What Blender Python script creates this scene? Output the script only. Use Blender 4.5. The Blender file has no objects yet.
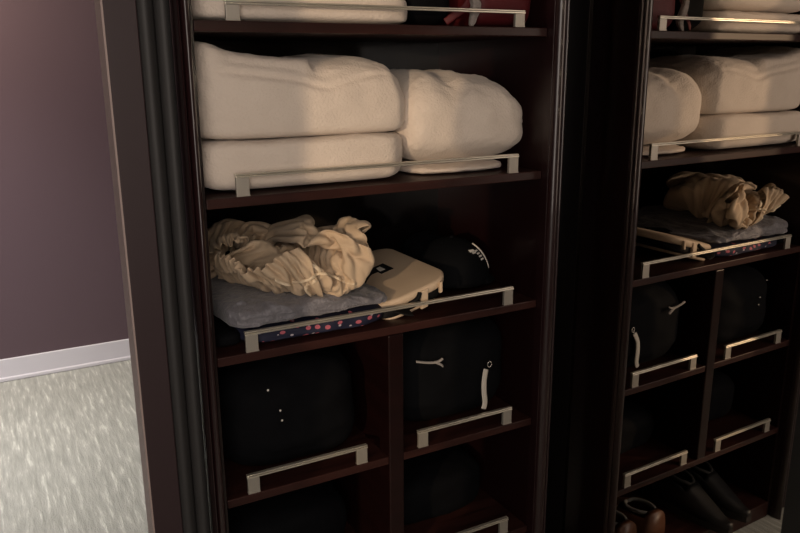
import bpy, bmesh, math, random
from mathutils import Vector, Matrix, noise
from mathutils.bvhtree import BVHTree
scene = bpy.context.scene
C = scene.collection
R = math.radians
FLOOR = -0.12

# ------------------------------------------------------------------ materials
def mat(name, col, rough=0.6, metal=0.0, coat=0.0, sheen=0.0, bump=None, vary=None, spec=0.5, grain=None):
    """bump=(scale, strength, distance); vary=(scale, second colour, amount); grain=(scale xyz, second colour)"""
    m = bpy.data.materials.new(name); m.use_nodes = True
    nt = m.node_tree; b = nt.nodes['Principled BSDF']
    b.inputs['Base Color'].default_value = (*col, 1); b.inputs['Roughness'].default_value = rough
    b.inputs['Metallic'].default_value = metal; b.inputs['Coat Weight'].default_value = coat
    b.inputs['Coat Roughness'].default_value = 0.10
    b.inputs['Sheen Weight'].default_value = sheen; b.inputs['Sheen Roughness'].default_value = 0.5
    b.inputs['Specular IOR Level'].default_value = spec
    tc = nt.nodes.new('ShaderNodeTexCoord')
    if vary:
        n = nt.nodes.new('ShaderNodeTexNoise'); n.inputs['Scale'].default_value = vary[0]; n.inputs['Detail'].default_value = 4
        nt.links.new(tc.outputs['Object'], n.inputs['Vector'])
        r = nt.nodes.new('ShaderNodeValToRGB')
        r.color_ramp.elements[0].position = 0.5 - 0.5 * vary[2] * .6; r.color_ramp.elements[1].position = 0.5 + 0.5 * vary[2] * .6
        r.color_ramp.elements[0].color = (*col, 1); r.color_ramp.elements[1].color = (*vary[1], 1)
        nt.links.new(n.outputs['Fac'], r.inputs['Fac']); nt.links.new(r.outputs['Color'], b.inputs['Base Color'])
    if grain:
        mp = nt.nodes.new('ShaderNodeMapping'); mp.inputs['Scale'].default_value = grain[0]
        nt.links.new(tc.outputs['Object'], mp.inputs['Vector'])
        n = nt.nodes.new('ShaderNodeTexNoise'); n.inputs['Scale'].default_value = 1; n.inputs['Detail'].default_value = 6
        n.inputs['Distortion'].default_value = .6
        nt.links.new(mp.outputs['Vector'], n.inputs['Vector'])
        r = nt.nodes.new('ShaderNodeValToRGB')
        r.color_ramp.elements[0].position = .35; r.color_ramp.elements[1].position = .68
        r.color_ramp.elements[0].color = (*col, 1); r.color_ramp.elements[1].color = (*grain[1], 1)
        nt.links.new(n.outputs['Fac'], r.inputs['Fac']); nt.links.new(r.outputs['Color'], b.inputs['Base Color'])
    if bump:
        n2 = nt.nodes.new('ShaderNodeTexNoise'); n2.inputs['Scale'].default_value = bump[0]; n2.inputs['Detail'].default_value = 5
        nt.links.new(tc.outputs['Object'], n2.inputs['Vector'])
        bp = nt.nodes.new('ShaderNodeBump'); bp.inputs['Strength'].default_value = bump[1]; bp.inputs['Distance'].default_value = bump[2]
        nt.links.new(n2.outputs['Fac'], bp.inputs['Height']); nt.links.new(bp.outputs['Normal'], b.inputs['Normal'])
    return m

M = {}
M['wood'] = mat('dark mahogany lacquer', (.0085, .0028, .0028), .3, coat=.08, spec=.3, grain=((3, 3, 40), (.012, .0035, .0035)))
M['wood_x'] = mat('mahogany shelf lacquer', (.018, .0060, .0052), .40, spec=.25, grain=((3, 40, 40), (.042, .0150, .0120)))
M['wood_post'] = mat('polished mahogany post', (.015, .0046, .0053), .35, coat=.42)
M['wood_post'].node_tree.nodes['Principled BSDF'].inputs['Coat Roughness'].default_value = .045
M['grey_tape'] = mat('grey woven tape', (.33, .31, .29), .8)
M['side'] = mat('mahogany side panel', (.0115, .0030, .0033), .32, coat=.15)
M['back'] = mat('lacquered back panel', (.0040, .0030, .0032), .12, coat=.1)
M['nickel'] = mat('brushed nickel', (.68, .64, .55), .34, metal=.75, bump=(300, .05, .0005))
M['bracket'] = mat('satin aluminium bracket', (.42, .39, .34), .5, metal=.6)
M['terry'] = mat('thick cream terry', (.68, .59, .505), 1.0, sheen=.2, bump=(190, .5, .004), vary=(14, (.75, .66, .57), 1.0), spec=.1)
M['linen'] = mat('beige linen', (.52, .395, .265), .9, sheen=.1, bump=(700, .2, .0006), vary=(6, (.58, .45, .315), 1.0), spec=.2)
M['tape'] = mat('cream seam tape', (.70, .58, .42), .9, spec=.2)
M['grey_cloth'] = mat('grey blue satin cloth', (.125, .122, .138), .5, sheen=.25, bump=(55, .8, .010), vary=(26, (.20, .195, .215), .9))
M['black_cloth'] = mat('black jersey', (.0024, .0026, .0036), .85, bump=(10, .6, .012), spec=.12)
M['black_soft'] = mat('black brushed cotton', (.0026, .003, .004), .85, bump=(500, .2, .0006), spec=.12)
M['black_strap'] = mat('black webbing', (.004, .004, .0045), .7, bump=(600, .3, .0005), spec=.25)
M['white_shell'] = mat('matte off white shell', (.60, .47, .335), .55, bump=(900, .06, .0004), spec=.35)
M['white_trim'] = mat('off white trim', (.62, .58, .50), .6)
M['white_plastic'] = mat('white print', (.75, .72, .66), .5)
M['red_bag'] = mat('deep red fabric', (.10, .003, .007), .65, bump=(60, .25, .004), vary=(5, (.065, .002, .004), 1.0))
M['lace'] = mat('off white knit', (.40, .36, .33), .95, bump=(180, .9, .004), vary=(70, (.18, .15, .14), 1.0))
M['brown_leather'] = mat('brown leather', (.11, .042, .020), .45, bump=(60, .2, .003), vary=(9, (.065, .025, .012), 1.0))
M['grey_lining'] = mat('grey shoe lining', (.12, .12, .115), .9, bump=(300, .3, .001))
M['black_leather'] = mat('black leather', (.007, .007, .0075), .5, bump=(60, .2, .003))
M['rubber'] = mat('dark rubber', (.012, .011, .010), .8)
M['mirror'] = mat('mirror glass', (.70, .65, .60), .012, metal=1.0)
M['black_frame'] = mat('black lacquered stile', (.004, .003, .003), .3)
M['wall'] = mat('mauve wall paint', (.115, .077, .086), .8, bump=(120, .12, .002))
M['pier'] = mat('dark plum panel', (.027, .0125, .0150), .55, bump=(90, .08, .001))
M['jamb'] = mat('charcoal ribbed jamb', (.026, .025, .025), .6)
M['edge'] = mat('panel edge painted as lit', (.36, .28, .26), .6)  # partition's side face: light from the room put into a paler colour
M['base'] = mat('white baseboard paint', (.74, .735, .75), .5)
M['ceil'] = mat('ceiling paint', (.45, .42, .40), .9)
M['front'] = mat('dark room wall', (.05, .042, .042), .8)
M['steel'] = mat('small steel fittings', (.75, .72, .68), .2, metal=1)

def printed():
    """navy cloth with scattered pink motifs and small white dots"""
    m = bpy.data.materials.new('navy cloth with pink motifs'); m.use_nodes = True
    nt = m.node_tree; b = nt.nodes['Principled BSDF']; b.inputs['Roughness'].default_value = .7
    tc = nt.nodes.new('ShaderNodeTexCoord')
    def layer(scale, thr, off, rnd):
        mp = nt.nodes.new('ShaderNodeMapping'); mp.inputs['Location'].default_value = off; mp.inputs['Scale'].default_value = (1, .35, 1.5)
        nt.links.new(tc.outputs['Object'], mp.inputs['Vector'])
        v = nt.nodes.new('ShaderNodeTexVoronoi'); v.inputs['Scale'].default_value = scale; v.inputs['Randomness'].default_value = rnd
        nt.links.new(mp.outputs['Vector'], v.inputs['Vector'])
        l = nt.nodes.new('ShaderNodeMath'); l.operation = 'LESS_THAN'; l.inputs[1].default_value = thr
        nt.links.new(v.outputs['Distance'], l.inputs[0]); return l.outputs[0]
    m1 = nt.nodes.new('ShaderNodeMix'); m1.data_type = 'RGBA'
    m1.inputs[6].default_value = (.010, .012, .035, 1); m1.inputs[7].default_value = (.50, .12, .16, 1)
    nt.links.new(layer(40, .27, (.2, .1, .3), .55), m1.inputs[0])
    m2 = nt.nodes.new('ShaderNodeMix'); m2.data_type = 'RGBA'; m2.inputs[7].default_value = (.5, .45, .5, 1)
    nt.links.new(m1.outputs[2], m2.inputs[6]); nt.links.new(layer(42, .16, (.9, .4, .7), .7), m2.inputs[0])
    nt.links.new(m2.outputs[2], b.inputs['Base Color'])
    return m
M['print'] = printed()

def carpet_mat():
    m = bpy.data.materials.new('pale flecked carpet'); m.use_nodes = True
    nt = m.node_tree; b = nt.nodes['Principled BSDF']; b.inputs['Roughness'].default_value = .95
    b.inputs['Specular IOR Level'].default_value = .15
    tc = nt.nodes.new('ShaderNodeTexCoord')
    mp = nt.nodes.new('ShaderNodeMapping'); mp.inputs['Scale'].default_value = (55, 6, 1); mp.inputs['Rotation'].default_value = (0, 0, R(3))
    nt.links.new(tc.outputs['Object'], mp.inputs['Vector'])
    n = nt.nodes.new('ShaderNodeTexNoise'); n.inputs['Scale'].default_value = 1.0; n.inputs['Detail'].default_value = 3; n.inputs['Roughness'].default_value = .65
    nt.links.new(mp.outputs['Vector'], n.inputs['Vector'])
    r = nt.nodes.new('ShaderNodeValToRGB'); e = r.color_ramp.elements
    e[0].position = .32; e[0].color = (.36, .37, .33, 1); e[1].position = .72; e[1].color = (.72, .74, .66, 1)
    k = r.color_ramp.elements.new(.56); k.color = (.47, .48, .43, 1)
    nt.links.new(n.outputs['Fac'], r.inputs['Fac']); nt.links.new(r.outputs['Color'], b.inputs['Base Color'])
    n2 = nt.nodes.new('ShaderNodeTexNoise'); n2.inputs['Scale'].default_value = 220; n2.inputs['Detail'].default_value = 2
    nt.links.new(tc.outputs['Object'], n2.inputs['Vector'])
    ad = nt.nodes.new('ShaderNodeMath'); ad.operation = 'ADD'
    nt.links.new(n.outputs['Fac'], ad.inputs[0]); nt.links.new(n2.outputs['Fac'], ad.inputs[1])
    bp = nt.nodes.new('ShaderNodeBump'); bp.inputs['Strength'].default_value = .5; bp.inputs['Distance'].default_value = .012
    nt.links.new(ad.outputs[0], bp.inputs['Height']); nt.links.new(bp.outputs['Normal'], b.inputs['Normal'])
    return m
M['carpet'] = carpet_mat()

# ------------------------------------------------------------------ building helpers (all coordinates are world coordinates)
ROOT = {}
def thing(name, label, cat, loc, group=None):
    o = bpy.data.objects.new(name, None); C.objects.link(o); o.location = loc; o.empty_display_size = .05
    o['label'] = label; o['category'] = cat
    if group: o['group'] = group
    ROOT[o] = Vector(loc)
    return o
def tag(o, label, cat, group=None):
    o['label'] = label; o['category'] = cat
    if group: o['group'] = group
    return o
def obj(name, bm, m, parent=None, label=None, smooth=False, origin=None, autosmooth=None):
    off = ROOT[parent] if parent is not None else Vector(origin if origin else (0, 0, 0))
    bmesh.ops.recalc_face_normals(bm, faces=bm.faces[:])
    bmesh.ops.translate(bm, vec=-off, verts=bm.verts[:])
    me = bpy.data.meshes.new(name); bm.to_mesh(me); bm.free()
    o = bpy.data.objects.new(name, me); C.objects.link(o); me.materials.append(m)
    if smooth:
        for p in me.polygons: p.use_smooth = True
    if autosmooth:
        me.set_sharp_from_angle(angle=R(autosmooth))
    if parent is not None:
        o.parent = parent; ROOT[o] = off
        if off and parent.type == 'MESH': pass
    else:
        o.location = off; ROOT[o] = off
    if label: o['label'] = label
    return o
def struct(name, bm, m, **k):
    o = obj(name, bm, m, **k); o['kind'] = 'structure'; return o
def box(bm, x0, x1, y0, y1, z0, z1, bev=0.0, seg=2):
    r = bmesh.ops.create_cube(bm, size=1)
    vs = r['verts']
    for v in vs:
        v.co = Vector(((x0 + x1) / 2 + v.co.x * (x1 - x0), (y0 + y1) / 2 + v.co.y * (y1 - y0), (z0 + z1) / 2 + v.co.z * (z1 - z0)))
    if bev:
        es = list({e for v in vs for e in v.link_edges})
        bmesh.ops.bevel(bm, geom=es, offset=bev, segments=seg, affect='EDGES', profile=.5)
    return bm
def B(*a, **k): return box(bmesh.new(), *a, **k)
def prism(pts, z0, z1, axis='z'):
    """closed profile extruded; pts in (x, y) for axis z"""
    bm = bmesh.new()
    a = [bm.verts.new((x, y, z0)) for x, y in pts]; b = [bm.verts.new((x, y, z1)) for x, y in pts]
    n = len(pts)
    bm.faces.new(a); bm.faces.new(b)
    for i in range(n): bm.faces.new((a[i], a[(i + 1) % n], b[(i + 1) % n], b[i]))
    return bm
def tube(bm, pts, rad, seg=10, flat=None):
    """tube or ribbon along a polyline; flat=(half width, half thickness, up vector)"""
    pts = [Vector(p) for p in pts]; rings = []
    for i, p in enumerate(pts):
        t = (pts[min(i + 1, len(pts) - 1)] - pts[max(i - 1, 0)]).normalized()
        up = Vector(flat[2]) if flat else (Vector((0, 0, 1)) if abs(t.z) < .9 else Vector((0, 1, 0)))
        s = t.cross(up).normalized(); u = s.cross(t).normalized()
        r = rad[i] if isinstance(rad, (list, tuple)) else rad
        ring = []
        for k in range(seg):
            a = 2 * math.pi * k / seg
            if flat:
                c, sn = math.cos(a), math.sin(a)
                f = max(abs(c), abs(sn)) ** .6
                ring.append(bm.verts.new(p + s * (flat[0] * c / f) + u * (flat[1] * sn / f)))
            else: ring.append(bm.verts.new(p + (s * math.cos(a) + u * math.sin(a)) * r))
        rings.append(ring)
    for a, b in zip(rings, rings[1:]):
        for k in range(seg): bm.faces.new((a[k], a[(k + 1) % seg], b[(k + 1) % seg], b[k]))
    bm.faces.new(rings[0]); bm.faces.new(rings[-1])
    return bm
def smooth_path(pts, n=8):
    pts = [Vector(p) for p in pts]; out = []
    for i in range(len(pts) - 1):
        p0, p1, p2, p3 = pts[max(i - 1, 0)], pts[i], pts[i + 1], pts[min(i + 2, len(pts) - 1)]
        for k in range(n):
            t = k / n
            out.append(.5 * ((2 * p1) + (p2 - p0) * t + (2 * p0 - 5 * p1 + 4 * p2 - p3) * t * t + (3 * p1 - p0 - 3 * p2 + p3) * t ** 3))
    return out + [pts[-1]]
def soft(x0, x1, y0, y1, z0, z1, ex=4.0, n=26, seed=0, amp=.006, fr=9.0, shape=None, ez=None, left=None, top=None, bot=None, fuzz=0.0):
    """cushiony rounded block: cube sphere pulled to a superellipsoid, wrinkled by noise, reshaped by shape(u, v, w, p)"""
    bm = bmesh.new(); bmesh.ops.create_cube(bm, size=2)
    bmesh.ops.subdivide_edges(bm, edges=bm.edges[:], cuts=n, use_grid_fill=True)
    cx, cy, cz = (x0 + x1) / 2, (y0 + y1) / 2, (z0 + z1) / 2; hx, hy, hz = (x1 - x0) / 2, (y1 - y0) / 2, (z1 - z0) / 2
    ez = ez or ex
    for v in bm.verts:
        x, y, z = v.co
        # denser spacing near the rims
        x, y, z = (math.sin(c * math.pi / 2) for c in (x, y, z))
        b = left if (left and x < 0) else bot if (bot and z < 0) else top if (top and z > 0) else ez
        f = ((abs(x) ** ex + abs(y) ** ex) ** (b / ex) + abs(z) ** b) ** (1 / b)
        q = Vector((x / f, y / f, z / f))
        p = Vector((cx + q.x * hx, cy + q.y * hy, cz + q.z * hz))
        nd = Vector((q.x / hx, q.y / hy, q.z / hz)).normalized()
        a = noise.noise(p * fr + Vector((seed * 3.7, seed * 1.3, seed)))
        b2 = noise.noise(p * fr * 2.7 + Vector((seed, seed * 5.1, 4)))
        d = amp * (a + .45 * b2) + (fuzz * (noise.noise(p * 48) + .8 * noise.noise(p * 95)) if fuzz else 0)
        if q.z < -.6: d *= max(0, 1 - (-q.z - .6) / .3)
        p += nd * d
        if shape: p = shape(q.x, q.y, q.z, p)
        v.co = p
    return bm
MXM, MA = .950, .0225
SLY = -2.30
SLIT = (-2.49, -2.377)
LAMP = (-3.69, -3.34, 1.75)
P_KEY, P_FILL, P_ROOM, P_WALL, P_BULB, P_TV, EXPO = 400, 37, 16, 22, .9, 9, 0
CLOTH = [
    47, 259, 783, -18, -25, -6, -21, -11, -39, 11, -13, -41, 17, 12, 35, 24, 24, 25, -9, -21, -22, -20, -19, -42, 12, -13, 10, 20, 23, 40, 21, -10, 2, -19, -21, -23, -15, -18, -48, 16, -8, 36,
    28, 14, 20, -3, -24, -14, -24, -15, -42, 14, -15, 17, 27, -4, 13, -10, -12, -27, -21, 12, -26, -11, 3, -57, 13, -21, -7, 24, -6, 37, -1, -19, -12, -22, 1, -39, 7, -26, -30, 24, -8, 15,
    21, 7, 30, -3, 33, 6, 19, -2, 30, 6, -29, -10, -10, -21, -48, 17, -12, 31, 17, 23, 40, 20, -12, -6, -7, -22, -53, 19, 0, 40, 24, 9, 23, 0, 35, -3, 18, -6, 25, 15, -31, -2,
    20, 0, 23, -2, 35, 1, 23, 5, 38, 2, -34, 3, 21, -7, 29, 15, 34, -13, 23, -1, 39, 29, 0, -7, -2, 30, -45, 25, 10, 22, 10, -32, 26, 20, -10, 28, 22, 28, -11, 5, 21, -40,
    19, 294, 744, 22, -13, -9, -23, -8, -43, -8, -25, -44, 18, -10, -7, 10, 25, 37, 27, 4, 22, 2, -24, -36, -21, -23, -39, 20, -6, 13, 24, 24, 34, 3, -21, -16, -27, -19, -42, 2, -22, -16,
    19, 14, 45, 24, -4, 16, -20, -20, -36, -3, -19, -29, 23, 8, 40, 20, -16, 4, -2, -17, -27, -16, 7, -44, -17, 9, -49, 5, -25, -14, 28, -14, 37, -4, -19, -29, -19, 7, -49, 13, -26, -9,
    27, -11, 14, 17, 13, 37, 2, 33, 11, 14, 3, 40, 6, -28, -10, -1, -26, -47, 23, 1, 37, 20, 23, 34, 0, -22, -51, 0, -29, -18, 25, -10, 22, 20, 9, 37, -4, 37, -5, 21, -3, 26,
    13, -37, 1, 17, -1, 34, 8, 33, 8, 16, 2, 36, 3, -39, -9, 29, 0, 19, 11, 35, 3, 15, -34, 17, 24, 9, 23, 10, 32, -33, 26, 10, 12, 6, -36, 18, 25, 1, 21, 14, 30, -19,
    10, 322, 667, 26, 0, 16, 18, -21, -23, -23, -14, -46, -7, -19, -43, 21, -8, 7, 19, 25, 39, 21, -6, 1, -21, -20, -38, -2, -26, -32, 21, 15, 36, 26, 5, 15, -3, -29, -32, -22, -12, -36,
    23, -3, 21, 23, 8, 41, 0, -25, -20, -26, -12, -48, 10, -16, 1, 29, 6, 36, 17, -11, -3, -1, -14, -34, -21, 9, -48, -11, -6, -44, 22, -17, 29, 17, -20, -7, -23, 9, -53, 2, -29, -29,
    22, -17, 3, 23, -9, 19, 13, 16, 41, -2, 38, 18, 16, -2, 41, 6, -30, -31, 9, -24, -38, 20, 27, 48, 20, -14, 9, -12, -20, -55, 8, -27, -10, 19, -16, 22, 17, 12, 36, 7, 36, 3,
    21, -4, 33, 7, -37, -2, 17, -4, 33, -2, 37, 15, 19, -15, 21, 15, -29, -6, 14, 36, 4, 19, 9, 31, 11, -34, 4, 24, -9, 2, 7, 35, -16, 24, -9, 20, 11, -29, 18, 23, 2, 20,
    17, 314, 565, 8, 28, 29, 27, 1, 31, 13, -24, -30, -17, -8, -48, -10, -22, -37, 25, 0, 4, 21, 22, 35, 15, -17, 2, -19, -18, -49, 2, -24, -27, 21, 18, 40, 21, -6, 1, -22, -18, -47,
    12, -14, -1, 25, 17, 51, -1, -22, -20, -20, -15, -60, 2, -26, -10, 18, 6, 46, 25, 8, 18, 21, -3, -14, -1, -12, -46, -25, -4, -41, 0, -27, -32, 28, 10, 45, 10, -22, -12, -17, -12, -70,
    12, 0, 50, 26, -4, 18, 9, -19, -60, 9, -16, 22, 10, 30, 37, 21, 12, 30, 3, -30, -48, 18, -23, -4, 9, 35, 34, 12, -19, 30, 7, -28, -31, -2, -23, -39, 8, -27, -2, 20, 4, 32,
    15, 31, 22, 10, -29, 4, 18, 3, 28, 3, 36, 25, 15, -4, 35, 3, -34, -29, 29, -3, 31, 6, 36, 7, 16, -19, 16, -4, -34, -25, 27, -1, 24, 18, 22, -5, 16, -17, 11, 23, -5, 26,
    16, 339, 488, 19, -11, 14, 14, 26, 41, 27, 7, 12, 8, -27, -23, -13, -13, -53, -8, -12, -48, 23, -3, 10, 11, 21, 43, 12, -13, -12, -16, -17, -53, 2, -22, -19, 21, 10, 32, 20, -4, -20,
    -16, -20, -22, 20, -2, 39, 22, -12, 7, 7, -10, 24, -21, -6, -58, -2, -15, -24, 24, -7, 17, 23, 2, -8, -15, 6, -55, 16, -17, -23, -21, -10, -30, 20, -17, -1, 25, 14, 56, 2, -13, -62,
    13, -18, 42, 6, 28, 54, 22, -22, -1, -3, -15, -63, 8, -17, -35, 20, -5, 34, 25, -2, 11, -13, -28, -56, 11, -17, 26, 19, 26, 36, 19, 7, 31, 13, -24, 21, -13, -18, -55, 11, -28, -33,
    25, -8, 23, 16, 11, 47, -5, 34, 20, 20, -1, 7, 17, 6, 47, -8, -32, -35, 14, -25, 6, 20, 31, 20, 21, -1, 26, -7, -30, -24, 17, -23, 4, 25, 2, 17, 14, 23, 7, 11, -24, 9,
    26, 391, 511, 1, -19, -55, 20, -18, -19, 8, 27, 53, 25, 4, 18, 6, -18, -42, -14, -2, -56, 2, -23, -30, 8, -25, 3, 25, 13, -2, 22, 0, -8, 5, -21, 27, 1, 7, 69, 10, -9, 25,
    3, -16, -45, 19, -5, 30, 24, -4, -6, -4, -5, -47, -18, 2, -65, 3, -9, -34, 31, -15, 51, 2, -4, -51, -22, 14, -46, 5, -13, -29, 22, -14, 56, 21, -15, -20, 0, -7, -59, 24, -10, 29,
    10, -20, -15, 6, 32, 54, 21, -9, 23, 13, -21, -15, -13, -7, -67, 3, -27, -32, 24, 15, 51, 14, -14, 21, -3, -22, -43, 18, -24, -36, 9, -19, 22, 4, 25, 59, 30, -6, 18, -7, -17, -59,
    9, -25, -18, 24, 1, 33, 1, 32, 36, 10, 15, 29, 20, -6, 22, 12, -28, -1, -5, -34, -25, 25, -16, 14, 15, 31, 24, 13, -23, 5, -10, -30, -34, 25, -3, 16, 19, 19, 20, 18, -5, 19,
    34, 434, 468, 15, -18, 16, -1, -10, -64, 13, -20, -35, 21, 18, 32, 22, 8, 38, 7, -26, 2, 8, -12, -51, -26, -15, 2, 15, -8, 33, 19, 0, 31, 25, 5, -2, 21, -11, -9, 0, -19, -37,
    -10, -16, -54, 16, 0, 13, 22, 22, 31, 15, -17, -12, -9, -17, -46, -10, 13, -49, 33, -5, 44, 13, -27, -7, -2, 0, -65, -20, 8, -52, 15, -26, -10, 24, 9, 46, 19, -7, -8, -16, -14, -67,
    5, -26, -31, 28, -5, 30, 19, 19, 41, 23, -9, 19, 8, -22, -41, -13, -19, -49, 11, -26, -22, 21, 3, 30, 7, 20, 54, 14, -22, -5, -7, -26, -59, 16, 1, 46, 22, 18, 47, -2, -18, -57,
    -1, -23, -40, 18, -18, 8, 13, 23, 46, 3, -21, 22, 19, -3, 20, 22, 7, 25, -7, -29, -25, 4, -33, -21, 23, 26, 30, 22, -3, 26, -11, -28, -31, 16, -27, -7, 24, 4, 30, 19, -2, 20,
    49, 442, 370, 8, 12, 61, 25, -13, 13, -8, -4, -69, 5, -17, -43, 13, -24, 15, 17, 24, 55, 18, 1, 29, -3, -21, -50, -2, -30, -26, 18, -5, 19, 19, 25, 35, 17, -10, -17, -11, -14, -45,
    -3, -21, -45, 16, -9, -7, 18, 26, 28, 25, -1, 15, 5, -15, -36, -11, -15, -69, 18, -14, -1, 24, 12, 53, 17, -19, -10, 0, -4, -60, -24, 0, -50, 15, -18, -22, 23, -7, -10, 23, -7, 4,
    -14, -22, -51, 26, -5, 12, 12, 25, 48, 24, -2, 31, -3, -28, -38, -9, -17, -62, 14, -22, -15, 25, -8, 22, 9, 20, 54, 17, -9, 20, -3, -23, -58, 13, -24, 4, 15, 14, 59, 24, -17, 12,
    -6, -13, -58, -9, -20, -48, 18, -16, 26, 12, 12, 55, 1, -30, 6, 23, -1, 19, 21, 3, 11, -10, -29, -40, 22, -5, 27, 14, 29, 30, 14, -22, 8, -6, -27, -47, 22, -13, 14, 21, 4, 32,
    60, 476, 314, 16, -10, 24, 18, 12, 51, 21, -12, 4, 6, -13, -50, -17, -13, -49, 20, -26, 9, 18, 22, 50, 17, -9, 7, -18, -17, -52, 6, -24, -25, 20, 20, 32, 27, 7, 25, 6, -20, -30,
    -14, -5, -62, 2, -24, -32, 18, -6, 0, 19, 22, 33, 27, 5, 18, 9, -18, -18, -22, -7, -62, 12, -18, -22, 22, 13, 42, 24, -1, 2, 8, -24, -34, 7, -18, -46, -10, 12, -55, 13, -17, -34,
    21, -14, 39, 12, -11, -53, 23, -3, 21, 20, -12, 47, 15, -21, 36, -8, -5, -55, -13, 17, -56, 24, -22, -9, 16, -15, 20, 13, -9, 37, 21, -13, -9, 9, -1, 48, 8, -19, -25, 11, 15, 57,
    6, -22, -11, -4, -21, -43, 2, -13, -57, 10, -23, 15, 2, 8, 55, 9, 8, 50, 14, -4, -39, 9, -23, -3, 8, -29, -30, 19, 20, 40, 18, -1, 29, -1, -23, -45, 15, -23, -4, 21, -9, 22,
    95, 511, 304, -26, -9, -14, 19, -26, -9, 25, -2, 4, 21, 21, 35, 7, -20, -27, -15, -18, -49, 26, -7, 11, 18, 13, 51, 11, -18, -6, -18, -15, -64, 9, -21, -22, 18, 19, 45, 29, 4, 8,
    7, -19, -35, -17, -3, -59, 9, -19, -30, 16, -7, -1, 13, 23, 32, 28, 4, 29, 8, -23, -39, -15, -8, -59, 10, -23, -14, 25, -3, -1, 25, 16, 47, 18, -16, 8, 8, -15, -38, 0, 8, -73,
    25, -23, 8, -10, 1, 66, 12, -10, 36, 20, -8, 23, 20, -2, -35, 7, -3, -49, -14, 9, -58, 26, -20, 2, 8, -18, 48, 7, -12, 34, 14, -10, -9, 5, -7, -67, 10, -21, -16, 16, -14, 13,
    15, -15, -4, 3, 6, 62, 10, -26, -7, 1, -9, -62, 15, -22, 23, -2, 9, 48, 15, 0, 42, 17, -19, -25, -11, -8, -59, 18, -19, -24, 11, 13, 47, 19, -11, 6, 6, -21, -35, 16, -18, 1,
    96, 525, 200, 2, 12, 62, 17, -22, 0, -9, -20, -57, 24, -3, 8, 21, 16, 38, 16, -15, 4, -15, -12, -52, 26, -11, -1, 16, 14, 48, 9, -18, -26, -18, -16, -59, 9, -17, -18, 22, 15, 31,
    24, 10, 28, 12, -18, -29, -7, -4, -72, 10, -17, -32, 15, -10, 2, 17, 17, 44, 25, 0, 22, 8, -28, -14, -14, 3, -67, 13, -11, -41, 25, -18, 3, 3, 21, 53, 13, -3, 45, 21, -15, 4,
    14, -2, -68, 9, -7, 64, 16, -16, -1, 10, 2, 44, 27, -18, -8, -10, 16, -46, -6, 7, -62, 22, -22, 7, 15, -17, 43, 15, -14, 10, 13, -13, -27, -14, 1, -61, 13, -25, 29, 14, -16, 52,
    10, -11, -54, 20, -8, -30, 5, -14, 57, 3, -23, 12, 2, 3, -54, 10, -25, -14, 12, -9, 30, 0, 15, 56, 18, -15, -24, 6, -5, -54, 17, -18, -25, 14, 6, 50, 11, -19, -27, 17, -17, 0,
    93, 564, 146, 15, -20, 13, 22, 10, 52, 12, -25, -10, -13, -10, -59, 22, -12, -1, 22, 15, 45, 20, -9, 9, -17, -11, -57, 22, -16, 5, 20, 14, 42, 10, -17, -16, -9, -12, -62, 12, -15, -27,
    23, 18, 35, 18, 9, 42, 13, -22, 2, 4, -2, -57, 0, 0, -60, 13, -18, -23, 22, -4, 12, 17, 4, 69, 13, -18, -12, 3, 3, -65, 19, -19, -10, 13, 0, 48, 7, 19, 61, 21, -14, 8,
    11, 0, -64, 12, -26, -5, -1, 14, 60, 20, -1, 38, 21, -16, -4, 12, -21, -22, -2, 13, -52, 2, 1, -63, 10, -30, -2, 10, 9, 65, 6, -15, 37, 5, -21, -51, 8, -3, -57, 12, -24, 8,
    -4, -2, 68, 6, -27, 13, 23, -8, 3, 11, -24, -8, 21, -12, -19, -20, 12, -40, 13, -22, -30, 12, -8, 60, 22, -12, -16, 12, -4, 30, -5, 8, -53, 21, -2, -13, 17, -19, -3, 18, -21, 0,
    126, 595, 193, 4, -11, -62, 18, -21, -16, 19, 2, 55, 5, -21, -37, -11, -4, -63, 22, -12, 10, 19, 16, 55, 16, -19, 1, -10, -16, -69, 23, -8, 12, 18, 19, 55, 12, -17, -14, -7, -7, -67,
    16, -13, -22, 22, 11, 37, 12, 10, 51, 16, -15, 20, 6, -26, -8, 7, 9, -55, 11, 8, -57, 21, -17, -3, 10, 2, 71, 19, -14, 0, 5, 6, -64, 18, -22, -9, 7, 18, 55, 16, 5, 50,
    20, -26, 7, 1, 0, -77, 17, -22, 6, 20, 8, 58, 2, -8, -53, 15, 2, 60, 12, -25, 5, 4, 9, -66, 11, -15, -18, 12, -22, -2, 1, -22, 38, 2, -25, 43, 13, -1, -34, 11, 20, -62,
    -3, -31, -4, 7, -27, 49, -12, -1, -56, 21, -12, 5, 13, 6, 55, 16, -16, 11, -4, 8, -61, 20, -26, -11, -4, 7, 68, 9, -5, 23, 10, 2, -58, 17, -16, 36, 15, -12, -6, 5, 2, -53,
    173, 596, 169, -16, 25, -12, -1, -8, -67, 14, -27, -19, 20, 0, 58, 12, -13, -35, -3, -4, -76, 23, -23, 0, 8, 15, 69, 16, -19, 9, 1, -5, -73, 26, -7, 14, 9, 12, 66, 9, -17, 3,
    5, 0, -71, 19, -8, -17, 21, 1, 27, 13, -12, 21, 4, -2, 65, 20, -19, 1, 11, 13, -51, -3, 13, -60, 23, -17, -1, 12, 1, 67, 16, -15, 1, 9, 4, -64, 23, -24, 1, 14, 1, 57,
    2, 17, 50, 15, -27, -23, -2, 11, -67, 17, -23, -18, 26, -8, -3, 15, -7, 32, -10, 7, 64, 17, -21, 19, 5, -20, 10, 15, -12, -16, -4, 2, -63, 8, -23, 42, -3, -20, 47, 18, -4, -25,
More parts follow.
